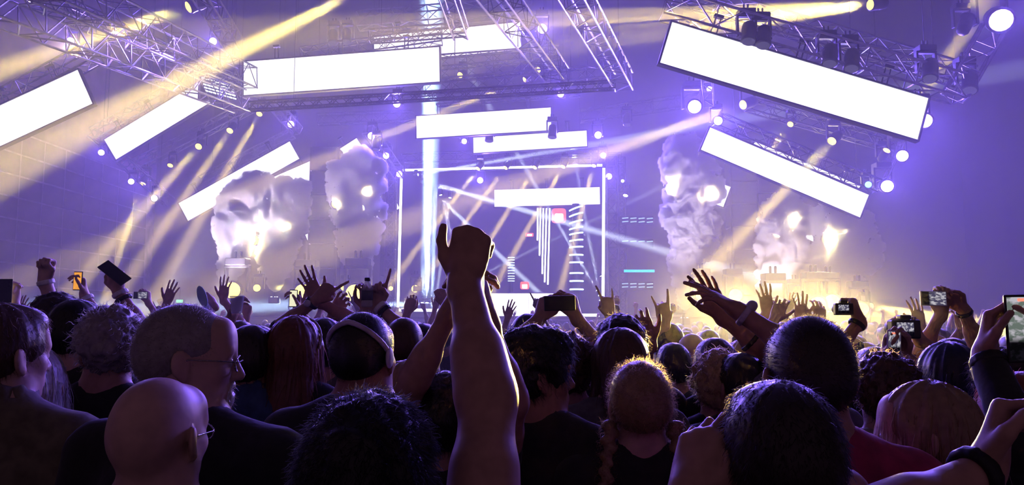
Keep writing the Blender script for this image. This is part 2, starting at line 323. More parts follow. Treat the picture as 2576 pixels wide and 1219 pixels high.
def head_prims(f, T, R, jaw=1., nose=1., ears=True, beard=0.):
    E = lambda c, r, k=.02, op='+', Q=None: f.ell(T(c), r, R if Q is None else R @ Q, k, op)
    Cn = lambda a, b, ra, rb=None, k=.01, op='+': f.cone(T(a), T(b), ra, rb, k, op)
    E((0, -.018, .030), (.075, .098, .088), .01); E((0, -.055, -.005), (.062, .055, .062), .03)
    E((0, .030, -.035), (.061 * jaw, .060, .078), .03); E((0, .036, -.078), (.047 * jaw, .047, .034), .03); f.ball(T((0, .074, -.100)), .018, .02)
    for m in (-1, 1):
        f.ball(T((m * .041, .052, -.020)), .025, .02); E((m * .052 * jaw, .000, -.062), (.018, .030, .030), .03)
    Cn((-.036, .074, .020), (.036, .074, .020), .015, k=.02); E((0, .062, .055), (.055, .028, .040), .03)
    for m in (-1, 1): f.ball(T((m * .032, .097, .000)), .0145, .014, '-')
    for m in (-1, 1): f.ball(T((m * .031, .0775, -.001)), .0128, .004)
    Cn((0, .086, .010), (0, .105 * nose, -.030), .0085, .0125, k=.012)
    for m in (-1, 1): f.ball(T((m * .011, .095, -.034)), .0095, .006)
    Cn((-.020, .083, -.060), (.020, .083, -.060), .0065, k=.008); Cn((-.018, .083, -.071), (.018, .083, -.071), .0075, k=.008)
    if ears:
        for m in (-1, 1):
            Q = rotz(m * .50) @ rotx(.18); E((m * .083, -.014, -.008), (.0085, .021, .033), .006, '+', Q)
            E((m * .0895, -.002, -.006), (.005, .010, .017), .005, '-', Q); E((m * .0785, -.004, -.034), (.007, .011, .012), .006)
HAIRMAT = {}
def person(label, px, top, d, H=None, yaw=0., hyaw=0., hpitch=0., skin='skin', hair='short', hairm='hair_dark', shirt='cloth_black', arms=(None, None), sleeve=.5,
           girth=1., vox=None, jaw=1., beard=None, eyes=False, seed=0, group=None, hairlen=None, nstr=None, collar=False, lean=0., extra=None, headoff=(0, 0)):
    """one figure: Empty at the feet > body, shirt, trousers, hair ... (heights come from where the crown shows in the photograph)"""
    rng = np.random.default_rng(seed + int(px) * 7 + int(top))
    pt = at(px, top, d); th = {'bald': 0, 'buzz': .004, 'short': .012, 'curly': .03, 'messy': .024, 'long': .014, 'bob': .02, 'braids': .012, 'cap': .02}[hair]
    s = (pt.z / (1.75 + th)) if H is None else H / 1.75
    root = empty('person', (pt.x, d, 0), yaw); root['label'] = label; root['category'] = 'person'
    if group: root['group'] = group
    Rw = rotz(yaw); base = v3(pt.x, d, 0)
    loc = lambda p: (Rw.T @ (v3(p) - base)) / s                       # world point -> body space at height 1.75
    ldir = lambda p: Rw.T @ unit(p)
    h = vox or max(.0056, min(.013, d * .0026)); w = girth
    f = Field(); neck = v3(headoff[0] * .5, -.012 + lean * .5, 1.50); hc = v3(headoff[0], lean, 1.632 + headoff[1])
    R = rotz(hyaw) @ rotx(hpitch); T = lambda c: hc + R @ v3(c)
    head_prims(f, T, R, jaw)
    f.cone(neck - v3(0, .006, .05), T((0, -.030, -.050)), .058 * (.9 + .1 * w), .053, k=.025)
    for m in (-1, 1): f.cone((m * .035, -.025, 1.51), (m * .165 * w, -.012, 1.425), .040, .052, k=.05)
    f.ell((0, -.008, 1.30), (.160 * w, .104 * w, .16), k=.05)
    shf = Field(); g = .012; hands = []
    shf.ell((0, -.008, 1.30), (.165 * w + g, .108 * w + g, .17 + g), k=.05); shf.ell((0, -.004, 1.08), (.140 * w + g + .01, .105 * w + g + .01, .2), k=.06); shf.ell((0, -.01, .93), (.160 * w + g, .117 * w + g, .13), k=.06)
    for m in (-1, 1): shf.cone((m * .05, -.02, 1.495), (m * .165 * w, -.012, 1.425), .040 + g * 1.15, .052 + g * 1.1, k=.05)
    shf.cone((-.05, -.034, 1.462), (.05, -.034, 1.462), .058, k=.04)
    for m, A in ((-1, arms[0]), (1, arms[1])):
        sh = v3(m * .185 * w, -.012, 1.415)
        if A is None:                                                 # hanging
            el = sh + v3(m * .05, -.03, -.285); wr = el + v3(m * -.02, .12, -.215); dirn, palm, pose, fat = wr - el, v3(-m, 0, 0), 'relaxed', 1.
        else:
            wr = loc(A['w']); sh = sh + v3(0, 0, .03) + (v3(-m * .02, 0, .035) if wr[2] > 1.5 else 0)
            el, wr2 = ik(sh, wr, .305, .265, ldir(A.get('pole', (m * .8, -.3, -.6)))); miss = np.linalg.norm(wr2 - wr) * s
            if miss > .02: print('REACH', label, 'short by %.3f' % miss)
            wr = wr2; dirn = ldir(A['dir']) if 'dir' in A else wr - el; palm = ldir(A.get('palm', (0, 1, .1))); pose = A.get('pose', 'fist'); fat = A.get('fat', 1.)
        f.cone(sh, el, .050 * (.5 + .5 * w) * fat, .041 * fat, k=.03); f.cone(sh + (el - sh) * .35, sh + (el - sh) * .6, .047 * fat, .045 * fat, k=.03)
        f.cone(el, wr, .041 * fat, .0265 * fat, k=.02); f.cone(el + (wr - el) * .12, el + (wr - el) * .38, .0445 * fat, .041 * fat, k=.03)
        TT = hand(f, wr, dirn, palm, -m if A is None else A.get('side', -m), pose, 1.06)
        hands.append((wr, el, TT, dirn, palm))
        sl = sleeve if A is None else A.get('sleeve', sleeve)
        if sl > 0:
            e = sh + (el - sh) * min(1, sl * 2); shf.cone(sh, e, .056 * (.5 + .5 * w) * fat + g, .043 * fat + g, k=.04)
            if sl > .5: shf.cone(el, el + (wr - el) * min(1, sl * 2 - 1), .045 * fat + g, (.045 - .016 * min(1, sl * 2 - 1)) * fat + g, k=.02)
    shf.cone(neck + v3(0, .012, -.01), neck + v3(0, .02, .12), .062, .085, k=.008, op='-'); shf.plane((0, 0, .86), (0, 0, -1))
    if collar: shf.cone(neck + v3(0, -.006, -.012), neck + v3(0, .0, .028), .086, .084, k=.014); shf.cone(neck + v3(0, .004, -.03), neck + v3(0, .014, .12), .060, .072, k=.006, op='-')
    fine = [(hc - .16, hc + .15, h / s)]
    for (wr_, el_, TT_, dn_, pl_), A in zip(hands, arms):
        if A is not None: c_ = wr_ + unit(dn_) * .08; hf = min(h, .0074 if d > 3.4 else .0060 if d > 2 else .0048) / s; fine.append((c_ - .125, c_ + .125, hf)); fine.append((np.minimum(wr_, el_) - .06, np.maximum(wr_, el_) + .06, max(hf, .0085 if d < 3 else .011)))
    P, Fc = f.mesh(h / s, fine, (max(.017, h * 1.7), max(.017, h * 1.7), .035)); add(mesh_data('body', P * s, Fc, M[skin]), 'body', root)
    Ps, Fs = shf.mesh(max(.018, h * 2.4) / s)
    if len(Ps):
        N = vnormals(Ps, Fs); Ps = Ps + N * (noise(Ps * v3(1, 1, .35), 16, seed) * .0045 + noise(Ps, 34, seed + 1) * .0015)[:, None]
        add(mesh_data('shirt', Ps * s, Fs, M[shirt]), 'shirt', root)
    tf = Field(); g2 = .014
    tf.ell((0, -.01, .90), (.158 * w + g2, .115 * w + g2, .12), k=.05)
    for m in (-1, 1): tf.cone((m * .085 * w, 0, .90), (m * .09, .01, .50), .084 + g2, .058 + g2, k=.03); tf.cone((m * .09, .01, .50), (m * .09, -.01, .08), .058 + g2, .044 + g2, k=.02)
    tf.plane((0, 0, 1.0), (0, 0, 1)); Pt, Ft = tf.mesh(.045); add(mesh_data('trousers', Pt * s, Ft, M['cloth_jeans']), 'trousers', root)
    for m in (-1, 1):
        q = Field(); q.cone((m * .09, -.035, .055), (m * .10, .13, .042), .050, .040, k=.02); q.cone((m * .09, -.02, .06), (m * .09, -.015, .12), .048, .046, k=.02); q.plane((0, 0, .004), (0, 0, -1))
        Pq, Fq = q.mesh(.034); add(mesh_data('shoe', Pq * s, Fq, M['cloth_black']), 'shoe', root)
    ctx = dict(root=root, s=s, T=T, R=R, hands=hands, neck=neck, rng=rng, h=h, hc=hc)
    if hair != 'bald': hair_mesh(ctx, hair, th, hairm, seed, hairlen, nstr)
    if beard:
        b = Field(); b.ell(T((0, .045, -.088)), (.053 * jaw, .053, .040), R, .01); b.ell(T((0, .086, -.066)), (.030, .014, .026), R, .012)
        for m in (-1, 1): b.ell(T((m * .050 * jaw, .012, -.055)), (.016, .030, .042), R, .02)
        b.cone(T((-.016, .094, -.066)), T((.016, .094, -.066)), .006, k=.004, op='-')
        Pb, Fb = b.mesh(h / s); Nb = vnormals(Pb, Fb); Pb += Nb * (noise(Pb, 90, 3) * .002)[:, None]; S = strands(Pb, Nb, 500, .014, rng, .0006, 0, 2, .3, .6)
        add(mesh_data('beard', join((Pb, Fb), S)[0] * s, join((Pb, Fb), S)[1], M[beard]), 'beard', root)
    if eyes:
        for m in (-1, 1):
            b = Field(); b.ball((0, 0, 0), .0126); Pe, Fe = b.mesh(.003); e = add(mesh_data('eye', Pe * s, Fe, M['eye']), 'eye', root); e.location = T((m * .031, .0780, -.001)) * s; e.rotation_euler = Matrix(R.tolist()).to_euler()
    if extra: extra(ctx)
    return ctx
def hair_mesh(c, kind, th, hairm, seed, L, nstr):
    T, R, s, h, rng = c['T'], c['R'], c['s'], max(.0055, c['h']), c['rng']; f = Field()
    f.ell(T((0, -.022, .032)), (.076 + th, .098 + th, .088 + th * 1.1), R, .01)
    if kind != 'buzz' or True: f.ell(T((0, -.058, -.004)), (.063 + th * .8, .056 + th, .062 + th * .3), R, .03)
    if kind in ('short', 'curly', 'messy'): f.ell(T((0, .040, .086)), (.056, .040 + th, .022 + th), R, .03)
    if kind in ('long', 'bob'):
        L = L or (.36 if kind == 'long' else .16); n = int(L / .04)
        for i in range(n + 1):
            t = i / n; wd = .074 + .018 * math.sin(t * 2.6); f.ell(T((0, -.055 - .03 * t, -.02)) + v3(0, 0, -L * t), (wd, .05 + .012 * math.sin(t * 3), .05), rotz(math.atan2(R[1, 0], R[0, 0])), .04)
        for m in (-1, 1): f.cone(T((m * .070, .012, .02)), T((m * .080, .012, -.06)) + v3(0, 0, -L * .55), .020, .026, k=.03)
    if kind == 'braids':
        for m in (-1, 1):
            p = T((m * .070, -.050, -.050))
            for i in range(14):
                t = i / 13; q = p + v3(m * (.020 + .034 * t), -.055 * t, -.265 * t); f.ell(q + v3(m * .006 * (-1) ** i, 0, 0), (.023 - .007 * t, .020 - .006 * t, .017), k=.005)
    f.ell(T((0, .138, -.052)), (.078, .085, .100), R, .02, '-')
    if kind not in ('long', 'bob', 'braids'):
        for m in (-1, 1): f.ell(T((m * .092, .010, -.035)), (.026, .040, .050), R, .015, '-')
        f.p.append(('p', T((0, -.06, -.084)), R @ unit((0, .45, -1)), 0, 0, .02, '-'))
    P, F = f.mesh(h / s); N = vnormals(P, F)
    A = {'buzz': (.0004, 120), 'short': (.0018, 90), 'curly': (.012, 42), 'messy': (.007, 40), 'long': (.0048, 70), 'bob': (.004, 70), 'braids': (.0015, 60), 'cap': (.002, 30)}[kind]
    Q = P
    if kind in ('long', 'bob', 'short', 'buzz'): q = P - T((0, -.03, .05)); an = np.arctan2(q[:, 0], q[:, 1]); Q = np.stack([np.cos(an) * .09, np.sin(an) * .09, P[:, 2] * .10], 1)      # locks fall away from the crown
    P = P + N * (noise(Q, A[1], seed) * A[0] + noise(Q, A[1] * 2.3, seed + 5) * A[0] * .5)[:, None]
    near = c['h'] < .0062; n = nstr if nstr is not None else ({'buzz': 4600, 'short': 4600, 'curly': 3000, 'messy': 4200, 'long': 3600, 'bob': 3200, 'braids': 3600, 'cap': 0}[kind] if near else 900)
    parts = [(P, F)]
    if n:
        q = {'buzz': (.007, .0005, 0, 2, .1, .9), 'short': (.015, .0006, .001, 2, .7, .55), 'curly': (.026, .0007, .009, 4, .1, .8), 'messy': (.024, .0007, .004, 3, .5, .6), 'long': (.09, .0007, .004, 3, 1.6, .22), 'bob': (.06, .0006, .005, 3, 1.3, .28), 'braids': (.021, .0005, .008, 4, .2, .8), 'cap': (.01, .0005, 0, 2, 0, 1)}[kind]
        parts.append(strands(P, N, n, q[0], rng, q[1] * (1 if near else 1.8), q[2], q[3], q[4], q[5]))
    nf = len(F); P, F = join(*parts); me = mesh_data('hair', P * s, F, M[hairm]); me.materials.append(M[hairm + '_strand'])
    ix = np.zeros(len(F), np.int32); ix[nf:] = 1; me.polygons.foreach_set('material_index', ix); add(me, 'hair', c['root'])

# ================================================================ the hall
def struct(name, mb, mat, label=None, parent=None, **k):
    o = mb.build(name, mat, parent, **k)
    if parent is None: tag(o, label, None, kind='structure')
    return o
XL, XR, YB, ZC = -19.0, 24.0, 40.0, 19.0
struct('floor', MB().box((XL, -3, -.2), (XR, YB, 0)), 'floor', 'dark hall floor under the crowd')
struct('ceiling', MB().box((XL, -3, ZC), (XR, YB, ZC + .3)), 'ceiling', 'dark hall ceiling above the lighting rig')
struct('wall_back', MB().box((XL - .3, YB, 0), (XR + .3, YB + .3, ZC)), 'wall_dark', 'dark wall behind the stage')
struct('wall_right', MB().box((XR, -3, 0), (XR + .3, YB, ZC)), 'wall_dark', 'plain dark side wall in blue haze')
wl = struct('wall_left', MB().box((XL - .3, -3, 0), (XL, YB, ZC)), 'seam', 'side wall clad in square panels with pale seams')
pan = MB().box((0, 0, 0), (.012, 1.38, .775)).data('panel', 'wall_panel', .004)
for j in range(7):
    for i in range(16):
        z = 3.0 + j * .84; y = 24.6 - .02 + (i - 4) * 1.46
        if 19 < y < YB - 1.5: o = add(pan, 'panel', wl); o.location = (XL + .002, y, z + random.Random(i * 9 + j).uniform(-.004, .004))
for y0, y1, z0, z1 in ((-3, YB, 0, 2.96), (-3, YB, 8.88, ZC), (-3, 19.0, 2.96, 8.88)): MB().box((XL, y0, z0), (XL + .012, y1, z1)).build('panel', 'wall_panel', wl)

# ================================================================ trusses
def truss(label, p, q, w=.4, bays=None, mat='truss_dark', chord=.025, brace=.014, up=(0, 0, 1), n=4, group='roof trusses', each=False, name='truss'):
    """box or ladder truss from p to q"""
    p, q = Vector(p), Vector(q); d = (q - p); L = d.length; d.normalize(); up = Vector(up); s = d.cross(up)
    if s.length < .05: s = d.cross(Vector((0, 1, 0)))
    s.normalize(); t = s.cross(d).normalized(); bays = bays or max(3, int(L / (w * 1.05)))
    root = empty(name, p); tag(root, label, 'truss', group)
    off = [s * (w / 2) * a + t * (w / 2) * b for a, b in ((-1, -1), (1, -1), (1, 1), (-1, 1))] if n == 4 else ([s * (w / 2), s * (-w / 2)] if n == 2 else [s * (w / 2) + t * (w * .43), s * (-w / 2) + t * (w * .43), t * (-w * .43)])
    for o in off: MB().tube(o, o + d * L, chord, n=6).build('chord', mat, root)
    mb = MB(); pairs = [(i, (i + 1) % len(off)) for i in range(len(off))] if n > 2 else [(0, 1)]
    for a, b in pairs:
        for k in range(bays):
            u, v = (off[a], off[b]) if k % 2 == 0 else (off[b], off[a]); m = mb if not each else MB()
            m.tube(u + d * (L * k / bays), v + d * (L * (k + 1) / bays), brace, n=4, caps=False)
            if each: m.build('brace', mat, root)
        for k in range(0, bays + 1, 2 if not each else 1):
            m = mb if not each else MB(); m.tube(off[a] + d * (L * k / bays), off[b] + d * (L * k / bays), brace, n=4, caps=False)
            if each: m.build('brace', mat, root)
    if not each: o = mb.build('bracing', mat, root); o['kind'] = 'stuff'
    if group == 'roof trusses':
        for k in (.12, .88): c = d * (L * k) + Vector((0, 0, w * .5)); MB().tube(c, Vector((c.x, c.y, ZC - .01 - p.z)), .007, n=4, caps=False).build('hoist_chain', 'truss_dark', root)
    return root
A = 'aluminium'
TR = [  # label, pixel and depth of both ends, width, material
 ('long silver truss running from the upper left corner towards the wide hanging screen', (-60, -8, 12), (612, 258, 21), .55, A),
 ('dark truss above the long silver truss at upper left', (120, -40, 12), (622, 196, 20.5), .55, 'truss_dark'),
 ('inner dark truss between the two upper left trusses', (-10, -50, 14), (640, 232, 22), .40, 'truss_dark'),
 ('short pale ladder truss behind the top yellow lamp', (500, -30, 15), (592, 116, 17), .34, A),
 ('truss over the leftmost tilted screen', (-120, 322, 17.4), (240, 132, 17.4), .42, 'truss_dark'),
 ('truss over the second tilted screen from the left wall', (240, 338, 24.4), (478, 206, 24.4), .40, A),
 ('sloping truss crossing under the second tilted screen beside the purple lamps', (236, 336, 25.5), (424, 506, 25.5), .36, A),
 ('sloping silver truss carrying the row of four yellow beam lamps', (335, 420, 26.5), (640, 262, 26.5), .36, A),
 ('truss over the third tilted screen from the left wall', (505, 455, 28.6), (735, 335, 28.6), .34, A),
 ('short truss holding a purple lamp below the wide hanging screen', (690, 262, 24), (748, 330, 25), .30, A),
 ('truss with purple lamps sloping down to the stage frame corner', (925, 325, 27.5), (1006, 440, 29.6), .36, A),
 ('dark truss behind the wide hanging screen with black clamps', (760, 140, 22.5), (1110, 92, 22.5), .40, 'truss_dark'),
 ('truss silhouetted against the upper rear screen', (930, 92, 20.6), (1172, 74, 20.6), .30, 'truss_dark'),
 ('ladder truss dropping from the roof above the rear screen', (1120, -30, 17), (1160, 84, 19), .36, A),
 ('pale horizontal truss at the very top centre', (900, 52, 24), (1340, 18, 24), .5, A),
 ('diagonal dark truss crossing in front of the rear screen', (1215, -60, 13), (1408, 196, 19.5), .50, 'truss_dark'),
 ('diagonal silver truss ending in mid air right of the screens', (1420, -60, 13), (1570, 206, 19.5), .46, A),
 ('upper horizontal truss right of the wide hanging screen', (1108, 156, 22), (1405, 134, 22), .34, 'truss_dark'),
 ('middle horizontal truss right of the wide hanging screen', (1108, 186, 21), (1410, 160, 21), .34, 'truss_dark'),
 ('lower horizontal truss right of the wide hanging screen', (1000, 228, 22), (1545, 180, 21.5), .36, 'truss_dark'),
 ('long dark truss under the wide hanging screen', (628, 268, 19), (1546, 214, 19), .20, 'black_metal'),
 ('truss above the second row of centre screens', (1100, 252, 25.5), (1460, 226, 25.5), .36, 'truss_dark'),
 ('thin truss under the stepped centre screens', (1010, 398, 30), (1520, 384, 30), .34, 'truss_dark'),
 ('big dark truss over the large tilted screen', (1672, 14, 14.2), (2420, 226, 14.2), .46, A),
 ('second truss behind the large tilted screen', (1700, -20, 16), (2440, 196, 16), .40, 'truss_dark'),
 ('truss over the lower tilted screen', (1800, 300, 20.2), (2205, 470, 20.2), .36, 'truss_dark'),
 ('faint truss with yellow lamps under the large tilted screen', (1880, 262, 21), (2260, 368, 21), .34, 'truss_dark'),
 ('far roof truss in blue haze behind the centre screens', (1460, 292, 33), (1760, 250, 33), .5, 'truss_dark'),
 ('far low truss left of the stepped screens', (800, 300, 31), (1040, 292, 31), .42, 'truss_dark'),
]
for lb, (a, b, c), (d, e, f), w, m in TR: truss(lb, at(a, b, c), at(d, e, f), w, mat=m, brace=.012 + .004 * (m == A))
truss('pink lit ladder truss under the brightest purple lamp at upper right', at(2505, 60, 14), at(2402, 240, 14.2), .40, mat=A, each=True, group='lamp ladders', chord=.028, brace=.013)
truss('small ladder truss between the two lower right purple lamps', at(2268, 362, 20), at(2214, 476, 20), .30, mat=A, each=True, group='lamp ladders', n=2)
truss('small ladder truss under the left corner of the large tilted screen', at(1778, 190, 19), at(1784, 268, 20), .26, mat=A, each=True, group='lamp ladders', n=2)

# ================================================================ LED screens
def screen(label, tl, tr, bl, dl, dr, mat='led_white', depth=.14, hang=3, rim=.03):
    p, q, r = at(*tl, dl), at(*tr, dr), at(*bl, dl); u = q - p; v = r - p; v = v - u * (v.dot(u) / u.dot(u)); n = u.cross(v).normalized()
    if n.y < 0: n = -n
    c = p + (u + v) / 2; root = empty('led_screen', c); tag(root, label, 'screen', 'LED screens hung over the stage'); U, V = u / 2, v / 2; z = Vector()
    MB().obox(z + n * (depth * .5), U, V, n * (depth * .5 - .012)).build('housing', 'black_metal', root)
    MB().obox(z + n * .001, U * .996, V * .985, n * .011).build('display', mat, root)
    un, vn = U.normalized(), V.normalized()
    for s in (-1, 1):
        MB().obox(V * s + vn * s * rim * .5 + n * .05, U + un * rim, vn * rim * .5, n * .075).build('rim', 'black_metal', root)
        MB().obox(U * s + un * s * rim * .5 + n * .05, un * rim * .5, V, n * .075).build('rim', 'black_metal', root)
    for k in range(hang):
        t = -1 + 2 * (k + .5) / hang; b = U * t - V + n * depth * .6; m = MB(); w = un * .05
        m.tube(b - w, b - w - vn * .38, .014, n=5); m.tube(b + w, b + w - vn * .38, .014, n=5); m.obox(b - vn * .40, un * .09, vn * .03, n * .05); m.build('hanger', 'black_metal', root)
    return root
screen('wide bright screen hanging over the centre of the stage', (613, 155), (1105, 118), (611, 240), 20.6, 19.9)
screen('bright screen behind and right of the wide hanging one', (940, 92), (1309, 55), (940, 160), 23.6, 22.9)
screen('upper of the two stepped screens above the stage frame', (1047, 292), (1386, 270), (1047, 348), 25.6, 24.9)
screen('lower stepped screen partly behind the one above it', (1190, 346), (1476, 328), (1190, 385), 27.6, 27.0)
screen('narrow screen inside the glowing stage frame over the light tubes', (1243, 477), (1509, 470), (1243, 520), 31.4, 31.0)
screen('tilted screen cut off by the left picture edge', (-170, 343), (196, 175), (-128, 428), 17, 17)
screen('second tilted screen from the left wall, tucked under the silver truss', (262, 351), (500, 207), (287, 405), 24, 24)
screen('third tilted screen from the left wall, above the pink smoke', (449, 511), (729, 355), (471, 557), 28, 28)
screen('small tilted screen behind the third one, beside the black tower', (640, 466), (782, 404), (655, 508), 31, 31)
screen('tilted screen fragment poking above the tall smoke column', (838, 385), (897, 347), (858, 425), 30, 30, hang=1)
screen('tilted screen half hidden behind the tall smoke column', (800, 572), (984, 480), (822, 616), 31, 31)
screen('large tilted screen at upper right', (1690, 55), (2336, 247), (1649, 155), 14, 14)
screen('lower tilted screen at right, above the smoke', (1786, 320), (2186, 490), (1757, 374), 20, 20)
screen('strip screen seen in slices behind the right hand truss', (1900, 352), (2164, 468), (1890, 388), 23.5, 23.5)
screen('short screen at the edge of the right smoke column', (1760, 440), (1838, 470), (1745, 492), 27, 27, hang=1)
screen('tilted screen glowing inside the right smoke cloud', (1960, 520), (2150, 600), (1945, 565), 27, 27)
screen('narrow bright sliver of screen left of the black tower', (768, 590), (782, 584), (784, 628), 30, 30, hang=1)

# ================================================================ lamps
def protos():
    D = {}
    D['base'] = MB().box((-.14, -.11, .30), (.14, .11, .40)).box((-.05, -.02, .40), (-.02, .02, .50)).box((.02, -.02, .40), (.05, .02, .50)).data('base', 'black_metal', .012)
    D['yoke'] = MB().box((-.17, -.045, -.06), (-.135, .045, .30)).box((.135, -.045, -.06), (.17, .045, .30)).box((-.17, -.05, .27), (.17, .05, .31)).data('yoke', 'black_metal', .008)
    D['head'] = MB().lathe([(.07, .20), (.11, .16), (.125, .05), (.12, -.10), (.13, -.16), (.13, -.19), (.10, -.195)], 16).data('head', 'black_metal', 0, True)
    for c in ('yellow', 'purple', 'white', 'blue', 'off'): D['lens_' + c] = MB().lathe([(.0, -.235), (.06, -.225), (.10, -.205), (.105, -.196)], 16).data('lens', 'lens_' + c, 0, True)
    return D
LP = protos()
def lamp(label, px, py, d, aim, col='yellow', watt=0, deg=4., sc_=1., group=None, blend=.3, cat='stage light', src=None):
    p = at(px, py, d); q = at(*aim) if not isinstance(aim, Vector) else aim
    root = empty('stage_light', p); tag(root, label, cat, group or col + ' stage lights')
    rot = (p - q).to_track_quat('Z', 'Y')
    for n in ('base', 'yoke'): o = add(LP[n], n, root); o.scale = (sc_,) * 3; o.location = (0, .12 * sc_, .04 * sc_)
    hd = add(LP['head'], 'head', root); hd.rotation_mode = 'QUATERNION'; hd.rotation_quaternion = rot; hd.scale = (sc_,) * 3
    ln = add(LP['lens_' + col], 'lens', hd)
    if watt:
        c = {'yellow': YEL, 'purple': PUR, 'white': WHT, 'blue': BLU, 'off': PUR}[col]; k = (q - p).normalized(); spot(root, p + k * (.27 * sc_), q, c if src is None else src, watt, deg, blend, (.10 if deg < 10 else .06) * sc_)
    return root
YB_ = 400000.  # candle-power of the yellow beam heads
for a in [
 ('yellow beam lamp at the top left, shining down across the upper left', 498, 10, 16, (-160, 232, 13.5), 6.0, 1.15, 1.4),
 ('yellow beam lamp nearest the wide hanging screen, below its left corner', 657, 278, 26, (520, 520, 23), 3.4, 1.0, 1),
 ('yellow beam lamp, topmost of the row of four on the sloping truss', 584, 320, 26.4, (420, 560, 23), 3.4, 1.1, 1),
 ('yellow beam lamp, second from the top in the row of four', 505, 362, 26.4, (330, 560, 22), 3.6, 1.1, 1),
 ('yellow beam lamp, third from the top in the row of four', 432, 407, 26.4, (330, 640, 24), 2.6, .9, .7),
 ('yellow beam lamp, lowest of the row, at the end of the sloping truss', 362, 450, 25.8, (268, 740, 24), 3.0, 1.0, 1.3),
 ('yellow beam lamp throwing a long ray right of the smoke column', 1885, 258, 20, (1500, 392, 18), 3.6, 1.2, 1.2),
 ('small yellow beam lamp between the two tilted screens', 1993, 306, 21, (1870, 470, 19), 3.0, .8, .8),
 ('yellow beam lamp above the sliced strip screen', 2102, 345, 20, (1760, 700, 17), 3.6, 1.1, 1.1),
 ('yellow lamp above the ladder, shining up past the large tilted screen', 2222, 391, 20, (2285, 296, 19), 5, .9, .5),
 ('yellow lamp beside the brightest purple lamp, shining upwards', 2428, 62, 14, (2475, -60, 14), 7, 1.0, .35),
 ('yellow lamp at the top right edge throwing a broad ray to the left', 2210, 10, 15, (1640, 66, 14), 8.5, 1.0, 1.5)]: lamp(a[0], a[1], a[2], a[3], a[4], 'yellow', YB_ * a[7], a[5], a[6], 'yellow beam lamps')
lamp('yellow beam lamp hidden above the top edge, its ray crossing the left trusses', 905, -24, 18, (-40, 452, 12.5), 'yellow', YB_ * 1.5, 5.5, 1., 'yellow beam lamps')
lamp('small yellow lamp under the upper horizontal truss', 1164, 184, 21, (1100, 230, 20), 'yellow', 0, 4, .8, 'yellow beam lamps')
lamp('small yellow lamp on the middle horizontal truss', 1357, 171, 21, (1280, 260, 19), 'yellow', 0, 4, .8, 'yellow beam lamps')
lamp('yellow lamp behind the long dark truss, its ray running down left behind smoke', 1330, 196, 23, (160, 660, 18), 'yellow', YB_ * 1.2, 3.0, .8, 'yellow beam lamps')
for i, (x, y, tx) in enumerate(((1208, 416, 1000), (1277, 414, 1075), (1350, 413, 1180), (1421, 411, 1262), (1496, 408, 1420))):
    lamp('yellow beam lamp on the top of the stage frame, %s from its left corner' % ('first', 'second', 'third', 'fourth', 'fifth')[i], x, y, 28.9, (tx, 690, 26.6), 'yellow', YB_ * 1.7, 2.6, .9, 'yellow lamps along the stage frame')
PW = 1750.
for lb, x, y, d, s, w in [
 ('small purple lamp hanging under the upper left silver truss', 180, 102, 19, 1.0, .8), ('purple lamp at the very top left edge', 78, -4, 15, .8, .15), ('purple lamp hanging below the short pale ladder truss', 538, 103, 18, 1.0, .9),
 ('purple lamp at the lower left corner of the second tilted screen', 257, 383, 24.5, 1.1, .8), ('purple lamp in the middle of the sloping left truss', 332, 456, 25, 1.1, .8), ('purple lamp at the lower end of the sloping left truss', 390, 498, 25.3, 1.2, .9),
 ('purple lamp on the short truss below the wide hanging screen', 733, 312, 25, 1.25, 1.2), ('purple lamp on the long dark truss under the wide hanging screen', 999, 260, 19.5, 1.1, 1.2), ('bright purple lamp top of three on the truss down to the stage frame', 935, 341, 27.5, 1.5, 1.3),
 ('purple lamp middle of three on the truss down to the stage frame', 972, 391, 28.6, 1.35, 1.2), ('purple lamp on the left upper corner of the stage frame', 1005, 437, 29.6, 1.4, 1.3), ('purple lamp beside the diagonal dark truss at the top', 1364, 71, 17.5, 1.3, 1.3),
 ('purple lamp at the right end of the truss under the wide screen', 1410, 236, 22, 1.1, 1.1), ('purple lamp right of the stepped screens', 1504, 339, 27.5, 1.5, 1.3), ('purple lamp between stepped screens and stage frame on the right', 1517, 390, 29, 1.3, 1.1),
 ('purple lamp on the right upper corner of the stage frame', 1531, 443, 29.6, 1.4, 1.2), ('purple lamp hanging inside the top of the stage frame', 1208, 453, 30.4, 1.4, 1.1), ('small purple lamp left of the stepped screens', 1168, 355, 27, 1.1, .9),
 ('large purple lamp below the left corner of the large tilted screen', 1745, 267, 20, 2.0, 2.0), ('small purple lamp on the ladder above the large purple one', 1783, 223, 20, .8, .6), ('purple lamp at the left corner of the lower tilted screen', 1805, 303, 20, 1.3, 1.0),
 ('brightest purple lamp in the upper right corner', 2510, 48, 14, 2.3, .9), ('purple lamp at the right tip of the large tilted screen', 2322, 302, 14.4, 1.5, .8), ('purple lamp on the upper end of the small ladder truss', 2266, 391, 20, 1.7, .9), ('purple lamp on the lower end of the small ladder truss', 2228, 467, 20, 1.8, .9)]:
    p = at(x, y, d); lamp(lb, x, y, d, Vector((p.x * .35, 1.0, 1.2)), 'purple', PW * w, 105, s * .82, 'purple wash lamps', .7)
lamp('small deep blue lamp at the end of the lower tilted screen', 2183, 464, 20, Vector((2, 0, 2)), 'blue', 60, 100, .8, 'blue lamps')
lamp('small white lamp beside the right stage tower', 1576, 482, 29.5, (1556, 560, 29), 'white', 60000, 1.5, .9, 'white beam lamps')
lamp('white lamp above the small lamp beside the right stage tower', 1566, 455, 29.5, Vector((1, 0, 2)), 'white', 0, 3, .6, 'white beam lamps')
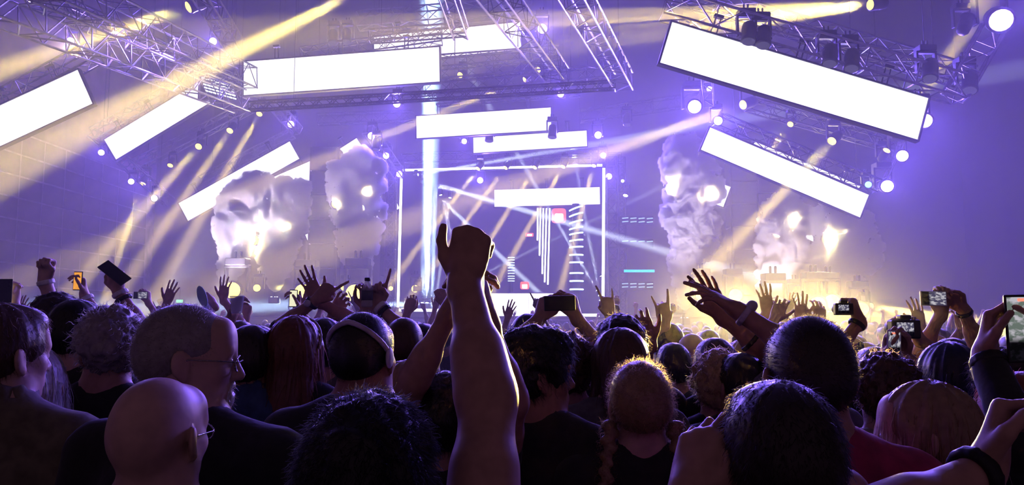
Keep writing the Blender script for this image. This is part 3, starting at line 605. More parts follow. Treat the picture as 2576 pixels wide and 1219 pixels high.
# white rays crossing inside the stage frame
WB = 2400000.
for lb, x, y, d, aim, w, g, s in [
 ('white beam lamp at the head of the long ray inside the frame', 1065, 455, 30, (1640, 622, 27), 1.0, 1.3, .9), ('white beam lamp just below the first, ray falling steeply', 1074, 466, 30.1, (1330, 712, 28.5), .9, 1.2, .8),
 ('white beam lamp in the cluster above the raised fist', 1107, 484, 30.4, (1150, 640, 30), .4, 1.2, .55), ('white beam lamp lowest in the cluster above the raised fist', 1133, 491, 30.6, (1112, 640, 30), .4, 1.2, .55),
 ('white beam lamp at the frame top sending a ray to the right', 1046, 440, 30, (1680, 330, 27), .35, 1.6, .5),
 ('white floor lamp at the right foot of the frame, ray rising left', 1512, 748, 30, (1420, 590, 29.4), .5, 1.0, .6), ('white floor lamp, lower of the two at the right foot of the frame', 1512, 762, 30.4, (1460, 480, 30), .5, 1.0, .6),
 ('white floor lamp behind the right rings, ray rising to the upper left', 1505, 735, 31.2, (1330, 440, 31), .28, .9, .5), ('white floor lamp near the right tower, ray rising steeply left', 1514, 700, 31.3, (1400, 400, 31), .25, .9, .5),
 ('white floor lamp right of the booth, ray rising to the right', 1440, 770, 31.4, (1530, 560, 31), .08, .9, .5), ('white floor lamp left of the booth, ray rising right across the tubes', 1150, 720, 31.4, (1520, 540, 31), .25, .9, .5)]:
    lamp(lb, x, y, d, aim, 'white', WB * w, g * 1.35, s, 'white beam lamps', .4)
for i, (x, w, g, tx, ty) in enumerate(((1074, 8., 4.6, 1084, -80), (1062, 2., 2.6, 1073, 300), (1088, 2.4, 2.8, 1098, 260), (1040, .35, .8, 1100, 330), (1024, .22, .8, 1046, 300))):
    lamp('white floor lamp %s in the row feeding the tall light column' % ('third', 'second', 'fourth', 'first', 'outermost')[i], x, 772, 29.2 + .2 * i, (tx, ty, 28.6 + .2 * i), 'white', WB * w * .5, g, .8, 'white floor lamps of the light column', 1., src=BLU)
lamp('pale blue floor lamp washing low across the left of the stage', 1122, 764, 28, (380, 772, 26), 'white', WB * .35, 5, .8, 'stage floor washes', .8, src=BLU)
lamp('yellow floor lamp shooting a flat ray along the left stage lip', 1050, 726, 27.2, (540, 722, 26.4), 'yellow', YB_ * 1.6, 1.5, .8, 'stage floor washes')
# yellow flares and blinders along the stage lip: they rim-light the crowd
BL = 90000.
for lb, x, y, d, w, s, tx in [
 ('yellow blinder left of the raised flat hand', 1768, 742, 24.5, 1.5, 1.5, .5), ('yellow blinder right of the raised flat hand', 1850, 742, 24.5, 1.5, 1.5, .8), ('low yellow blinder among hands beneath the smoke', 1706, 822, 20, .15, .8, .5),
 ('yellow blinder beside the open hand under the right smoke', 1955, 770, 23.5, .9, 1.8, .6), ('yellow blinder left of the pair under the right smoke', 2004, 750, 24.5, .6, 1.1, 1.0), ('wide yellow blinder in the middle under the right smoke', 2058, 765, 24, .9, 1.8, .35), ('yellow blinder right of the middle one under the smoke', 2094, 757, 24, 1.7, 1.6, .45), ('outermost yellow blinder behind the fist with a camera', 2168, 776, 23.5, 1.0, 1.5, .7)]:
    lamp(lb, x, y, d, Vector((tx, 1.8, 1.5)), 'yellow', BL * w, 4.7, s * 1.3, 'yellow blinders on the stage lip', .6)
for o in list(bpy.data.objects):
    if o.get('label', '') in ('yellow blinder left of the raised flat hand', 'yellow blinder right of the raised flat hand', 'yellow blinder beside the open hand under the right smoke', 'outermost yellow blinder behind the fist with a camera'):
        q = o.location; spot(o, q + Vector((0, -.55, -.1)), Vector((q.x * .92, q.y - 7, .0)), YEL, 6500, 36, .7, .1)          # wide flood of the same lamp over the front rows
lamp('yellow lamp behind the outermost blinder with a ray across the dim right side', 2180, 768, 24, (2620, 850, 18), 'yellow', YB_ * .9, 8, 1.0, 'yellow blinders on the stage lip')
for lb, x, y, d, w, s in [
 ('yellow flare lamp behind the open hand at left', 588, 730, 25.5, .35, 2.0), ('small yellow flare lamp between the left smoke columns', 648, 724, 26, .08, .9), ('yellow flare lamp behind the lit phone', 765, 735, 25.5, .3, 2.0), ('yellow flare lamp under the tall left smoke column', 895, 738, 25.5, .4, 2.2),
 ('small yellow lamp on the stage lip left of the tall smoke', 866, 723, 26.5, .06, .8), ('small yellow lamp on the stage lip beside the pointing hand', 808, 723, 26.5, .06, .7), ('yellow lamp on the stage right of the frame pole', 1045, 726, 28, .12, 1.0), ('yellow lamp on the stage left of the frame pole', 984, 725, 28, .04, .6)]:
    p = at(x, y, d); lamp(lb, x, y, d, Vector((p.x * .4, 2, 2.2)), 'yellow', BL * w * .010, 50, s * 1.25, 'yellow flare lamps at left', .5)
# ================================================================ stage
def thing(name, loc, label, cat, group=None): return tag(empty(name, loc), label, cat, group)
ZS = 1.72
sp = struct('stage_platform', MB().box((-13.5, 25.8, 0), (13.5, 38.5, ZS)), 'deck', 'raised dark stage platform behind the crowd')
MB().box((-13.6, 25.7, ZS), (13.6, 38.6, ZS + .06)).build('edge', 'stage_black', sp)
ft = at(1090, 800, 25.4); truss('lattice truss along the front of the stage', Vector((-3.2, 25.4, 1.45)), Vector((3.4, 25.4, 1.45)), .42, mat=A, each=True, group='stage front truss', brace=.016)
# the glowing frame
def tube_light(label, a, b, r=.045, mat='led_tube', cat='light tube', group='glowing tubes of the stage frame'):
    a, b = Vector(a), Vector(b); root = thing('light_tube', a, label, cat, group); d = b - a; u = d.normalized()
    MB().tube(u * .04, d - u * .04, r, n=10).build('tube', mat, root, smooth=True); m = MB().tube(Vector(), u * .06, r * 1.25, n=10).tube(d - u * .06, d, r * 1.25, n=10); m.build('end_cap', 'black_metal', root); return root
tl_, tr_, bl_, br_ = at(1010, 434, 30.4), at(1519, 419, 29.2), at(1001, 776, 30.4), at(1517, 776, 29.2)
tube_light('left upright glowing tube of the stage frame', bl_, tl_, .05); tube_light('right upright glowing tube of the stage frame', br_, tr_, .055); tube_light('top glowing tube of the stage frame', tl_ + Vector((0, 0, .1)), tr_ + Vector((0, 0, .06)), .045)
tube_light('low glowing strip along the stage edge left of the booth', at(1000, 779, 27), at(1122, 780, 27), .05); tube_light('low glowing strip along the stage edge right of the booth', at(1436, 792, 27), at(1512, 792, 27), .05)
def tower(label, px, d, w, top, x=.5):
    p = at(px, top, d); return truss(label, Vector((p.x, d, ZS)), Vector((p.x, d, p.z)), w, mat='truss_dark', each=True, group='stage towers', chord=.035, brace=.022, up=(0, 1, 0), name='truss_tower')
tower('cross braced tower right of the stage frame', 1538, 29.6, .42, 390); tower('dark tower left of the stage frame', 985, 30.2, .36, 432); tower('outer dark tower right of the stage frame', 1562, 30.4, .26, 396)
truss('top truss of the stage frame', at(985, 424, 30.6), at(1562, 398, 30.0), .4, mat='truss_dark', group='stage towers')
for lb, x0, x1, y0, d, dp in (('tall black speaker tower between the left smoke columns', 782, 850, 368, 28.5, .9), ('slim black speaker tower left of the stage frame', 962, 990, 434, 30.8, .5), ('black speaker tower behind the narrow right smoke column', 1838, 1904, 400, 28.5, .9)):
    p, q = at(x0, y0, d), at(x1, y0, d); zt = p.z; n = 7; root = thing('speaker_tower', ((p.x + q.x) / 2, d, ZS), lb, 'speaker'); w = (q.x - p.x) / 2; hh = (zt - ZS) / n
    for k in range(n):
        c = MB().box((-w, 0, k * hh + .015), (w, dp, (k + 1) * hh - .015)).build('cabinet', 'fabric_black', root, .015); MB().box((-w * .9, -.02, k * hh + .06), (w * .9, 0, (k + 1) * hh - .06)).build('grille', 'black_metal', c, .006)
    for s in (-1, 1): MB().tube((s * (w + .03), .1, 0), (s * (w + .03), .1, zt - ZS), .025).build('pole', 'black_metal', root)
scr = thing('scrim_panel', at(1990, 790, 28.2), 'pale upright scrim panel behind the broad right smoke cloud', 'panel'); a_, b_ = at(1906, 486, 28.2), at(2090, 790, 28.2); o_ = scr.location
MB().box((a_.x - o_.x, -.02, b_.z - o_.z), (b_.x - o_.x, .02, a_.z - o_.z)).build('cloth', 'scrim', scr); MB().path([Vector((a_.x - o_.x, 0, b_.z - o_.z)), Vector((a_.x - o_.x, 0, a_.z - o_.z)), Vector((b_.x - o_.x, 0, a_.z - o_.z)), Vector((b_.x - o_.x, 0, b_.z - o_.z))], .035).build('frame', 'black_metal', scr)
# booth
p, q = at(1128, 738, 27.6), at(1432, 736, 27.2); zb = ZS + .06; bt = thing('dj_booth', ((p.x + q.x) / 2, 27.4, zb), 'long white glowing booth in the middle of the stage', 'booth'); w = (q.x - p.x) / 2; hz = p.z - zb
for k in range(6): MB().box((-w + k * w / 3 + .004, -.06, .02), (-w + (k + 1) * w / 3 - .004, 0, hz)).build('light_panel', 'led_booth', bt)
MB().box((-w, .01, 0), (w, .8, hz - .03)).build('counter', 'black_metal', bt, .02); MB().box((-w - .03, -.08, hz), (w + .03, .85, hz + .04)).build('top', 'black_metal', bt, .01)
MB().box((-w, -.3, -.02), (w, -.06, .03)).build('step', 'stage_black', bt)
# red and white things on the booth and the back wall
for lb, x0, y0, x1, y1, d, m in (('red and white glowing box on the booth', 1309, 708, 1331, 727, 28.0, 'lamp_red'), ('small red light bar inside the frame', 1322, 586, 1342, 594, 31.2, 'lamp_red'), ('large red glowing lamp right of the light tubes', 1388, 524, 1424, 560, 31.6, 'lamp_red')):
    a_, b_ = at(x0, y0, d), at(x1, y1, d); c = (a_ + b_) / 2; r = thing('red_lamp', c, lb, 'lamp', 'red lamps'); hx, hz_ = (b_.x - a_.x) / 2, (a_.z - b_.z) / 2
    MB().box((-hx, -.03, -hz_), (hx, .1, hz_)).build('housing', m, r, min(hx, hz_) * .4); MB().box((-hx * .6, -.06, -hz_ * .8), (hx * .6, -.03, hz_ * .25)).build('lens', 'lamp_redcore', r, min(hx, hz_) * .15)
# light tubes of unequal length
for i, (x0, x1, y1) in enumerate(((1353, 1352, 608), (1360, 1357, 646), (1367, 1364, 692), (1375, 1370, 713), (1383, 1378, 719))): tube_light('hanging vertical light tube, %s of five from the left' % ('first', 'second', 'third', 'fourth', 'fifth')[i], at(x0, 520, 31), at(x1, y1, 31), .032, group='five hanging light tubes')
# ring pillars
def pillar(label, px, w, ys, d, curve):
    y0, y1 = at(px, min(ys) - 8, d), at(px, 776, d); R = w * d / FPX / 2; root = thing('ring_pillar', (y1.x, d, ZS + .06), label, 'light pillar', 'pillars of light rings')
    MB().tube((0, R, 0), (0, R, y0.z - ZS), R * .55, n=14).build('post', 'black_metal', root, smooth=True)
    for i, y in enumerate(ys):
        z = at(px, y, d).z - ZS - .06; tilt = curve * max(0, 1 - i / (len(ys) * .6)); m = MB(); pts = [Vector((R * math.sin(t), R - R * math.cos(t), z + tilt * math.sin(t))) for t in [math.radians(-75 + 150 * k / 10) for k in range(11)]]
        m.path(pts, R * .12, 6); m.build('ring', 'ring_cyan', root)
pillar('tall pillar of curved cyan-white light rings right of the tubes', 1452, 34, [522, 538, 556, 572, 586, 603, 620, 640, 659, 686, 706, 727], 30, .10)
pillar('small pillar of thin cyan-white rings left of the tubes', 1286, 16, [647, 653, 660, 666, 673, 680, 687, 694, 700, 706], 30.6, .0)
# cyan bars and dashes right of the frame
cb = thing('light_bar', at(1608, 681, 29), 'bright cyan light bar right of the stage tower', 'light bar'); MB().tube((-.58, 0, 0), (.58, 0, 0), .05, n=10).build('tube', 'bar_cyan', cb, smooth=True); MB().box((-.6, .03, -.05), (.6, .1, .05)).build('housing', 'black_metal', cb, .01)
for lb, y, rows, sl in (('rows of pale cyan dashes high right of the stage tower', 548, (0, 9), -.10), ('single row of cyan dashes above the cyan bar', 606, (0,), -.08), ('rows of pale dashes under the cyan bar', 713, (0, 8), -.05)):
    r = thing('led_strip', at(1605, y, 29.4), lb, 'light strip', 'cyan dash strips')
    for dy in rows:
        for k in range(4): o = MB().box((-.12, -.012, -.018), (.12, .012, .018)).build('dash', 'dash_cyan', r); o.location = (-.5 + k * .32, 0, -dy * .0154 - sl * -.2 * k * .3); o.rotation_euler = (0, sl, 0)
    MB().box((-.7, .03, -.25), (.6, .06, .08)).build('backing', 'black_metal', r)
# exit signs
for lb, x, y, d in (('small green exit sign glowing far behind the right crowd', 2388, 822, 25), ('small green exit sign at the left wall beyond the crowd', 452, 757, 33)):
    r = thing('exit_sign', at(x, y, d), lb, 'sign', 'green exit signs'); MB().box((-.11 * d / 25, -.02, -.05 * d / 25), (.11 * d / 25, .02, .05 * d / 25)).build('panel', 'exit_green', r); MB().box((-.13 * d / 25, -.015, -.07 * d / 25), (.13 * d / 25, .03, .07 * d / 25)).build('case', 'black_metal', r); MB().tube((0, 0, .06), (0, 0, .6), .012).build('rod', 'black_metal', r)
# black clamp lamps and hoists on the rig
for lb, x, y, d in (('dark unlit lamp clamped behind the wide hanging screen', 838, 92, 22), ('second dark unlit lamp clamped behind the wide hanging screen', 872, 90, 22), ('dark unlit lamp under the short truss left of the stepped screens', 946, 362, 27), ('dark lamp hanging in front of the lower stepped screen', 1231, 340, 26), ('dark lamp hanging at the right end of the upper stepped screen', 1390, 330, 24.6), ('pair of dark lamps hanging in haze right of the frame', 1578, 300, 27), ('dark hoist on the end of the large right truss', 2340, 175, 14), ('dark lamp on the large right truss beside its middle', 2088, 138, 14), ('dark lamp on the large right truss further along', 2143, 150, 14), ('dark lamp on the large right truss near its upper end', 1884, 82, 14), ('second dark lamp near the upper end of the large right truss', 1921, 92, 14), ('dark lamp at the lower end of the pink ladder truss', 2440, 205, 14)):
    lamp(lb, x, y, d, at(x - 10, y + 200, d - .6), 'off', 0, 3, 1.15, 'unlit dark lamps')
for lb, a in (('bright lamp grid glowing through the left truss end', (508, 200, 585, 246, 23.5)),):
    r = thing('lamp_grid', at(546, 218, 23), lb, 'lamp', None)  # grid of small lamps glimpsed through the truss
    for j in range(5):
        for i in range(8): o = MB().box((-.05, -.01, -.018), (.05, .01, .018)).build('cell', 'led_tube', r); o.location = ((i - 3.5) * .125 + j * .03, 0, .27 - j * .10 - i * .035); o.rotation_euler = (0, .35, 0)
    MB().box((-.6, .03, -.4), (.7, .08, .42)).build('backing', 'black_metal', r)

# ================================================================ smoke columns
SMOKE_FILL = 4000.  # power of the lamps added to brighten the smoke columns
sm = bpy.data.materials.new('smoke'); sm.use_nodes = True; nt = sm.node_tree; nt.nodes.remove(nt.nodes['Principled BSDF'])
sv = nt.nodes.new('ShaderNodeVolumeScatter'); sv.inputs['Color'].default_value = (.98, .95, .97, 1); sv.inputs['Anisotropy'].default_value = 0.0
_tc = nt.nodes.new('ShaderNodeTexCoord'); _nz = nt.nodes.new('ShaderNodeTexNoise'); _nz.inputs['Scale'].default_value = 2.6; _nz.inputs['Detail'].default_value = 3; _mr = nt.nodes.new('ShaderNodeMapRange')
_mr.inputs[1].default_value = .38; _mr.inputs[2].default_value = .62; _mr.inputs[3].default_value = 4.0; _mr.inputs[4].default_value = 22.0
nt.links.new(_tc.outputs['Object'], _nz.inputs['Vector']); nt.links.new(_nz.outputs['Fac'], _mr.inputs[0]); nt.links.new(_mr.outputs[0], sv.inputs['Density']); sm.cycles.volume_step_rate = .6
nt.links.new(sv.outputs[0], nt.nodes['Material Output'].inputs['Volume']); M['smoke'] = sm
from mathutils.bvhtree import BVHTree
SMOKE = []
def smoke_depth(px, py, d, inside=.52):
    a = Vector((0, 0, EYE)); r = (at(px, py, 10) - a).normalized(); best = None
    for t in SMOKE:
        h = t.ray_cast(a, r)
        if h[0] is not None and (best is None or h[0].y < best): best = h[0].y
    return d if best is None else best + inside
def smoke(label, pts, d, seed):
    """a rising cauliflower column: pts are (px, py, radius px) from the bottom up"""
    rng = np.random.default_rng(seed); f = Field(); b = at(pts[0][0], pts[0][1], d); o = v3(b); k = d / FPX; prev = None
    dense = []
    for (a, c) in zip(pts[:-1], pts[1:]):
        n = max(2, int(math.hypot(c[0] - a[0], c[1] - a[1]) / 14))
        for i in range(n): t = i / n; dense.append([a[j] + (c[j] - a[j]) * t for j in range(3)])
    dense.append(pts[-1])
    for x, y, r in dense:
        p = v3(at(x, y, d)) - o; f.ball(p, r * k * .72, k=.12)
        for q in range(5):
            a = rng.uniform(0, 6.283); e = rng.uniform(-.6, .7); dr = v3(math.cos(a) * math.cos(e), math.sin(a) * math.cos(e) * .7, math.sin(e)); rr = r * k * rng.uniform(.22, .42); f.ball(p + dr * (r * k * .80), rr, k=.05)
    P, F = f.mesh(.034); N = vnormals(P, F)
    dsp = 0
    for fr, am in ((2.2, .20), (4.7, .14), (10, .090), (20, .050), (38, .024)): dsp = dsp + (.42 - np.abs(noise(P + v3(seed, 0, 0), fr, seed))) * am
    grow = np.clip(.35 + P[:, 2] / 2.0, .35, 1.15); P = P + N * (dsp * grow)[:, None]
    SMOKE.append(BVHTree.FromPolygons([tuple(q) for q in (P + o)], [tuple(q) for q in F])); ob = add(mesh_data('smoke_column', P, F, M['smoke']), 'smoke_column', None); ob.location = b; tag(ob, label, 'smoke', 'smoke columns over the stage'); return ob
smoke('leftmost pink smoke column', [(575, 712, 16), (582, 668, 30), (588, 610, 42), (592, 550, 50), (612, 498, 54), (640, 466, 40)], 26.2, 1)
smoke('second pink smoke column, beside the black tower', [(690, 716, 22), (694, 668, 38), (698, 612, 46), (712, 552, 58), (722, 500, 52), (716, 474, 34)], 26.6, 2)
smoke('tall smoke column between black tower and stage frame', [(898, 716, 20), (902, 672, 40), (906, 620, 46), (902, 556, 56), (896, 490, 66), (898, 432, 62), (906, 402, 38)], 26.8, 3)
smoke('tall narrow smoke column right of the stage frame', [(1722, 770, 14), (1722, 706, 26), (1730, 648, 44), (1742, 590, 54), (1738, 520, 66), (1738, 452, 70), (1722, 392, 56), (1708, 362, 34)], 25.6, 4)
smoke('left half of the broad smoke cloud at right', [(1950, 738, 40), (1962, 690, 58), (1972, 628, 62), (1976, 566, 58), (1982, 515, 44)], 25.7, 5)
smoke('right half of the broad smoke cloud at right', [(2090, 738, 52), (2098, 690, 72), (2112, 630, 82), (2118, 575, 74), (2105, 530, 48)], 25.4, 6)

# blinders burning inside the smoke
for lb, x, y, d, w, s in [
 ('blinder glowing through the second pink smoke column', 722, 570, 26.5, 1.0, 1.7), ('blinder glowing between the two pink smoke columns', 642, 604, 26.3, 1.2, 2.0), ('blinder at the left flank of the tall left smoke column', 848, 512, 26.7, 1.2, 2.0), ('blinder in the upper part of the tall left smoke column', 925, 482, 26.5, 1.6, 2.4),
 ('blinder at the left flank of the narrow right smoke column', 1690, 464, 25.3, 1.0, 1.8), ('blinder at the right flank of the narrow right smoke column', 1790, 486, 25.4, 1.3, 2.2), ('blinder in the left of the broad right smoke cloud', 1995, 548, 25.2, 1.2, 2.0), ('blinder in the heart of the broad right smoke cloud', 2082, 602, 24.8, 1.7, 2.6)]:
    d = smoke_depth(x, y, d, .26 * s * .8 + .22); p = at(x, y, d); lamp(lb, x, y, d, Vector((p.x * .3, 0, 2)), 'yellow', 3000 * w, 150, s * .8, 'blinders inside the smoke', .6, src=(1, .74, .34))

for lb, x, y, d, tx, ty, w, g in [('added up-light and nozzle for the leftmost pink column', 577, 738, 26.2, 600, 510, 1.2, 50), ('added up-light and nozzle for the second pink column', 690, 738, 26.6, 718, 520, 1.7, 48), ('added up-light and nozzle for the tall left column', 898, 738, 26.8, 902, 460, 2.4, 46),
    ('added up-light and nozzle for the narrow right column', 1722, 790, 25.6, 1735, 440, .6, 46), ('added up-light and nozzle for the left half of the broad right cloud', 1955, 775, 25.7, 1972, 590, .6, 54), ('added up-light and nozzle for the right half of the broad right cloud', 2092, 775, 25.4, 2110, 585, .6, 58)]:
    p = at(x, y, d); q = at(tx, ty, d); root = tag(empty('smoke_uplight', p), lb, 'smoke up-light', 'added up-lights with nozzles for the smoke columns')
    MB().box((-.16, -.16, -.34), (.16, .16, -.12)).build('base', 'black_metal', root, .02); MB().lathe([(.07, -.12), (.055, -.02), (.075, .04), (.05, .045)], 16).build('nozzle', 'black_metal', root, smooth=True)
    for k in range(6): o = MB().lathe([(.0, .012), (.018, .01), (.022, 0)], 10).build('led', 'lens_white', root); o.location = (.11 * math.cos(k * 1.047), .11 * math.sin(k * 1.047), -.118)
    lp = p + Vector((-1.5 if x < 1288 else -1.2, -1.9, -.25)); MB().tube(lp - p + Vector((0, .1, -.15)), lp - p + (q - lp).normalized() * -.02, .07, .09, n=12).build('uplight_head', 'black_metal', root); spot(root, lp, q, (1, .84, .96), SMOKE_FILL * w, g, .8, .1)  # added lamp in front of the column, only there to light the smoke
# ================================================================ haze that makes the rays visible
hm = bpy.data.materials.new('haze'); hm.use_nodes = True; nt = hm.node_tree; nt.nodes.remove(nt.nodes['Principled BSDF'])
hv = nt.nodes.new('ShaderNodeVolumeScatter'); hv.inputs['Color'].default_value = (1, 1, 1, 1); hv.inputs['Density'].default_value = HAZE_DENSITY; hv.inputs['Anisotropy'].default_value = .0
nt.links.new(hv.outputs[0], nt.nodes['Material Output'].inputs['Volume']); M['haze'] = hm
hz_o = MB().box((XL + .06, 3.2, .02), (XR - .02, YB - .02, ZC - .02)).build('haze', 'haze'); tag(hz_o, 'thin stage haze filling the hall', 'haze', kind='stuff')

# ================================================================ things people wear and hold
def ring_part(c, i, off, name, mat, r=.034, th=.006, wide=1):
    """a band round wrist i, off metres from the wrist towards the elbow"""
    wr, el, TT, dn, pl = c['hands'][i]; u = unit(el - wr); p = wr + u * off; a = unit(np.cross(u, v3(.3, .5, .8))); b = np.cross(u, a); f = Field(); n = 14
    rr = r + .012 * min(1, off / .26)
    for w in range(wide):
        pts = [p + u * w * th * 1.2 + rr * (a * math.cos(6.2832 * k / n) + b * math.sin(6.2832 * k / n)) for k in range(n)]
        for k in range(n): f.cone(pts[k], pts[(k + 1) % n], th, k=.002)
    P, F = f.mesh(max(.0028, th * .55)); add(mesh_data(name, P * c['s'], F, M[mat]), name, c['root'])
def watch_part(c, i, mat='plastic_dark', face='plastic_white', off=.03):
    ring_part(c, i, off, 'watch_strap', mat, .033, .007, 2); wr, el, TT, dn, pl = c['hands'][i]; u = unit(el - wr); p = wr + u * (off + .008) - unit(pl) * .036; f = Field(); n = unit(pl)
    f.cone(p, p - n * .006, .019, k=.002); P, F = f.mesh(.004); add(mesh_data('watch_case', P * c['s'], F, M[face]), 'watch_case', c['root'])
def head_path(c, pts, r, name, mat, h=None):
    f = Field(); q = [c['T'](p) for p in pts]
    for a, b in zip(q[:-1], q[1:]): f.cone(a, b, r, k=.002)
    P, F = f.mesh(h or max(.0022, r * .6)); add(mesh_data(name, P * c['s'], F, M[mat]), name, c['root'])
def glasses(c, mat='wire_frame', lenses=True):
    for m in (-1, 1):
        head_path(c, [(m * .033 + .022 * math.cos(t), .101 - .006 * abs(math.cos(t)), -.004 + .016 * math.sin(t)) for t in [6.2832 * k / 14 for k in range(15)]], .0016, 'rim', mat, .0014)
        head_path(c, [(m * .056, .094, .002), (m * .077, .060, .004), (m * .083, .0, .004), (m * .082, -.025, -.010)], .0017, 'temple', mat, .0015)
    head_path(c, [(-.011, .103, .0), (0, .108, .003), (.011, .103, .0)], .0016, 'bridge', mat, .0014)
def phone(label, c, up, face, w=.074, h=.152, scr='screen_stage', case='plastic_dark', rec=False, cam_side=False):
    """slab with its display towards 'face'"""
    c, up, face = Vector(c), Vector(up).normalized(), Vector(face).normalized(); x = up.cross(face).normalized(); face = x.cross(up).normalized()
    root = tag(empty('phone', c), label, 'phone', 'phones held up by the crowd'); root.rotation_euler = Matrix((x, -face, up)).transposed().to_euler()
    MB().box((-w / 2, -.0042, -h / 2), (w / 2, .0042, h / 2)).build('case', case, root, .0035)
    if scr: MB().box((-w / 2 + .0045, -.0052, -h / 2 + .006), (w / 2 - .0045, -.0044, h / 2 - .006)).build('display', scr, root)
    m = MB()
    for k in (0, 1): m.lathe([(.008, .0), (.008, .003), (.006, .0035)], 12, (-w / 2 + .016, .0042, h / 2 - .018 - k * .022), (0, 1, 0))
    m.build('camera_lens', 'black_metal', root)
    if rec: MB().box((-.011, -.0060, h / 2 - .016), (.011, -.0053, h / 2 - .009)).build('record_badge', 'rec_red', root, .002)
    return root
W = at; CAMD = (0, -1, .12)

# ================================================================ the near crowd, one by one
def n(v): return Vector(v)
c = person('man with combed brown hair and an olive jacket at the left picture edge', 22, 764, 1.98, hyaw=-.45, hair='short', hairm='hair_brown', shirt='cloth_olive', skin='skin_pale', sleeve=1., collar=True, girth=1.08, seed=1)
c = person('woman with long pale hair behind the olive jacket', 92, 872, 2.4, hyaw=.2, hair='long', hairm='hair_white', shirt='cloth_grey', seed=2, nstr=2500)
c = person('man with dark hair lit yellow on top, below the raised fist with white wristband', 150, 737, 3.5, hair='messy', hairm='hair_dark', shirt='cloth_black', hyaw=.1, seed=3)
c = person('man with cropped dark hair and black T-shirt left of the grey curls', 200, 754, 3.0, hair='short', hairm='hair_black', shirt='cloth_black', skin='skin_pale', seed=4, girth=1.05)
c = person('man with grey curls and black shirt looking down to the left', 278, 776, 2.65, hyaw=.75, hpitch=-.25, hair='curly', hairm='hair_grey', shirt='cloth_black', skin='skin', seed=5, girth=1.1)
c = person('heavy man in profile with glasses and white beard', 488, 768, 1.80, yaw=-.25, hyaw=-1.02, hpitch=-.06, hair='buzz', hairm='hair_grey', nstr=8000, shirt='cloth_black', skin='skin_pale', girth=1.25, jaw=1.12, beard='hair_white', eyes=True, seed=6, extra=lambda c: glasses(c))
c = person('bald man with glasses in front of the bearded man', 412, 947, 1.50, hyaw=-.22, hair='bald', shirt='cloth_black', skin='skin_pale', seed=7, girth=1.1, extra=lambda c: glasses(c))
c = person('man with dark hair and denim shirt right of the bearded man', 642, 818, 2.75, hyaw=-.25, hair='short', hairm='hair_dark', shirt='cloth_denim', collar=True, sleeve=1., seed=8)
def on_skull(ay, az, drop, g=1.09):
    out = []
    for k in range(21):
        t = math.pi * k / 20; d = unit((math.cos(t), ay * math.sin(t), az * math.sin(t) + drop * abs(math.cos(t)))); out.append((0 + .079 * g * d[0], -.020 + .103 * g * d[1], .030 + .092 * g * d[2]))
    return out
def sung(c): head_path(c, on_skull(.45, .88, -.1, 1.20), .0045, 'frame', 'band_light', .0035)
c = person('woman with long chestnut hair and sunglasses pushed up on her head', 750, 795, 2.8, hyaw=-.2, hair='long', hairm='hair_chestnut', shirt='cloth_black', seed=9, hairlen=.30, extra=sung)
c = person('man with thick dark hair right of the chestnut-haired woman', 816, 800, 3.2, hair='short', hairm='hair_dark', shirt='cloth_grey', seed=10)
def bandf(c):
    head_path(c, on_skull(-.74, .66, -.25), .0075, 'headband', 'band_light', .0045)
    f = Field(); f.ell(c['T']((.089, -.035, .0)), (.008, .022, .03), c['R'], .004); P, F = f.mesh(.005); add(mesh_data('ear_piece', P * c['s'], F, M['band_light']), 'ear_piece', c['root'])
c = person('man with shaved hair wearing a pale headphone band over the back of his head', 920, 786, 2.2, hyaw=-.25, hair='buzz', hairm='hair_black', shirt='cloth_black', skin='skin_tan', girth=1.12, jaw=1.05, seed=11, extra=bandf)
c = person('man with buzz cut right of the headphone band', 1018, 799, 3.3, hair='buzz', hairm='hair_brown', shirt='cloth_black', skin='skin_pale', seed=12)
c = person('man with short dark hair between buzz cut and raised arms', 1066, 814, 3.5, hyaw=-.4, hair='short', hairm='hair_black', shirt='cloth_black', seed=13)
c = person('woman with light brown hair low behind the headphone band', 1022, 906, 2.55, hair='long', hairm='hair_sand', shirt='cloth_grey', seed=14)
hq = person('dark haired person behind the thick raised arm, both hands on a phone', 1118, 938, 2.15, hair='messy', hairm='hair_black', shirt='cloth_black', sleeve=.2, seed=15,
    arms=(dict(w=W(1158, 720, 1.92), pose='hold', pole=(-.9, .3, -.4), palm=(.8, .5, 0), fat=.95), dict(w=W(1226, 800, 1.86), pose='hold', palm=(-.8, .5, 0), fat=.9)))
phone('phone seen edge-on beside the raised fist', W(1208, 664, 1.82), (.02, 0, 1), (-.97, -.22, 0), scr='screen_stage')
hr = person('dark haired person at the bottom with one bare arm thrust up high', 930, 992, 1.16, hair='messy', hairm='hair_black', shirt='cloth_black', skin='skin', sleeve=.16, seed=16, nstr=9000, girth=1.05,
    arms=(None, dict(w=W(1168, 706, 1.42), pose='thumb', dir=(.16, .12, 1), palm=(.30, 1, .05), pole=(1, -.1, -.2), fat=1.18)))
c = person('man in profile with dark wavy hair looking right beside the raised arm', 1352, 822, 2.25, yaw=-.3, hyaw=-1.0, hair='messy', hairm='hair_black', shirt='cloth_black', skin='skin_tan', eyes=True, seed=17)
c = person('person with square-cut dark hair filming with a dark phone held sideways', 1330, 790, 3.9, hair='bob', hairm='hair_black', shirt='cloth_black', seed=18, hairlen=.1,
    arms=(dict(w=W(1357, 800, 3.6), pose='hold', dir=(.35, .1, .9), palm=(.5, .6, 0)), dict(w=W(1448, 795, 3.6), pose='hold', dir=(-.25, .1, .95), palm=(-.6, .6, 0), pole=(1, 0, -.7))))
phone('dark phone held sideways against the white booth', W(1408, 762, 3.52), (1, 0, .02), (0, -1, .05), .070, .145, scr=None)
c = person('woman with curly hair lit gold at its edge behind the profile man', 1424, 836, 2.9, hair='curly', hairm='hair_brown', shirt='cloth_grey', seed=19)
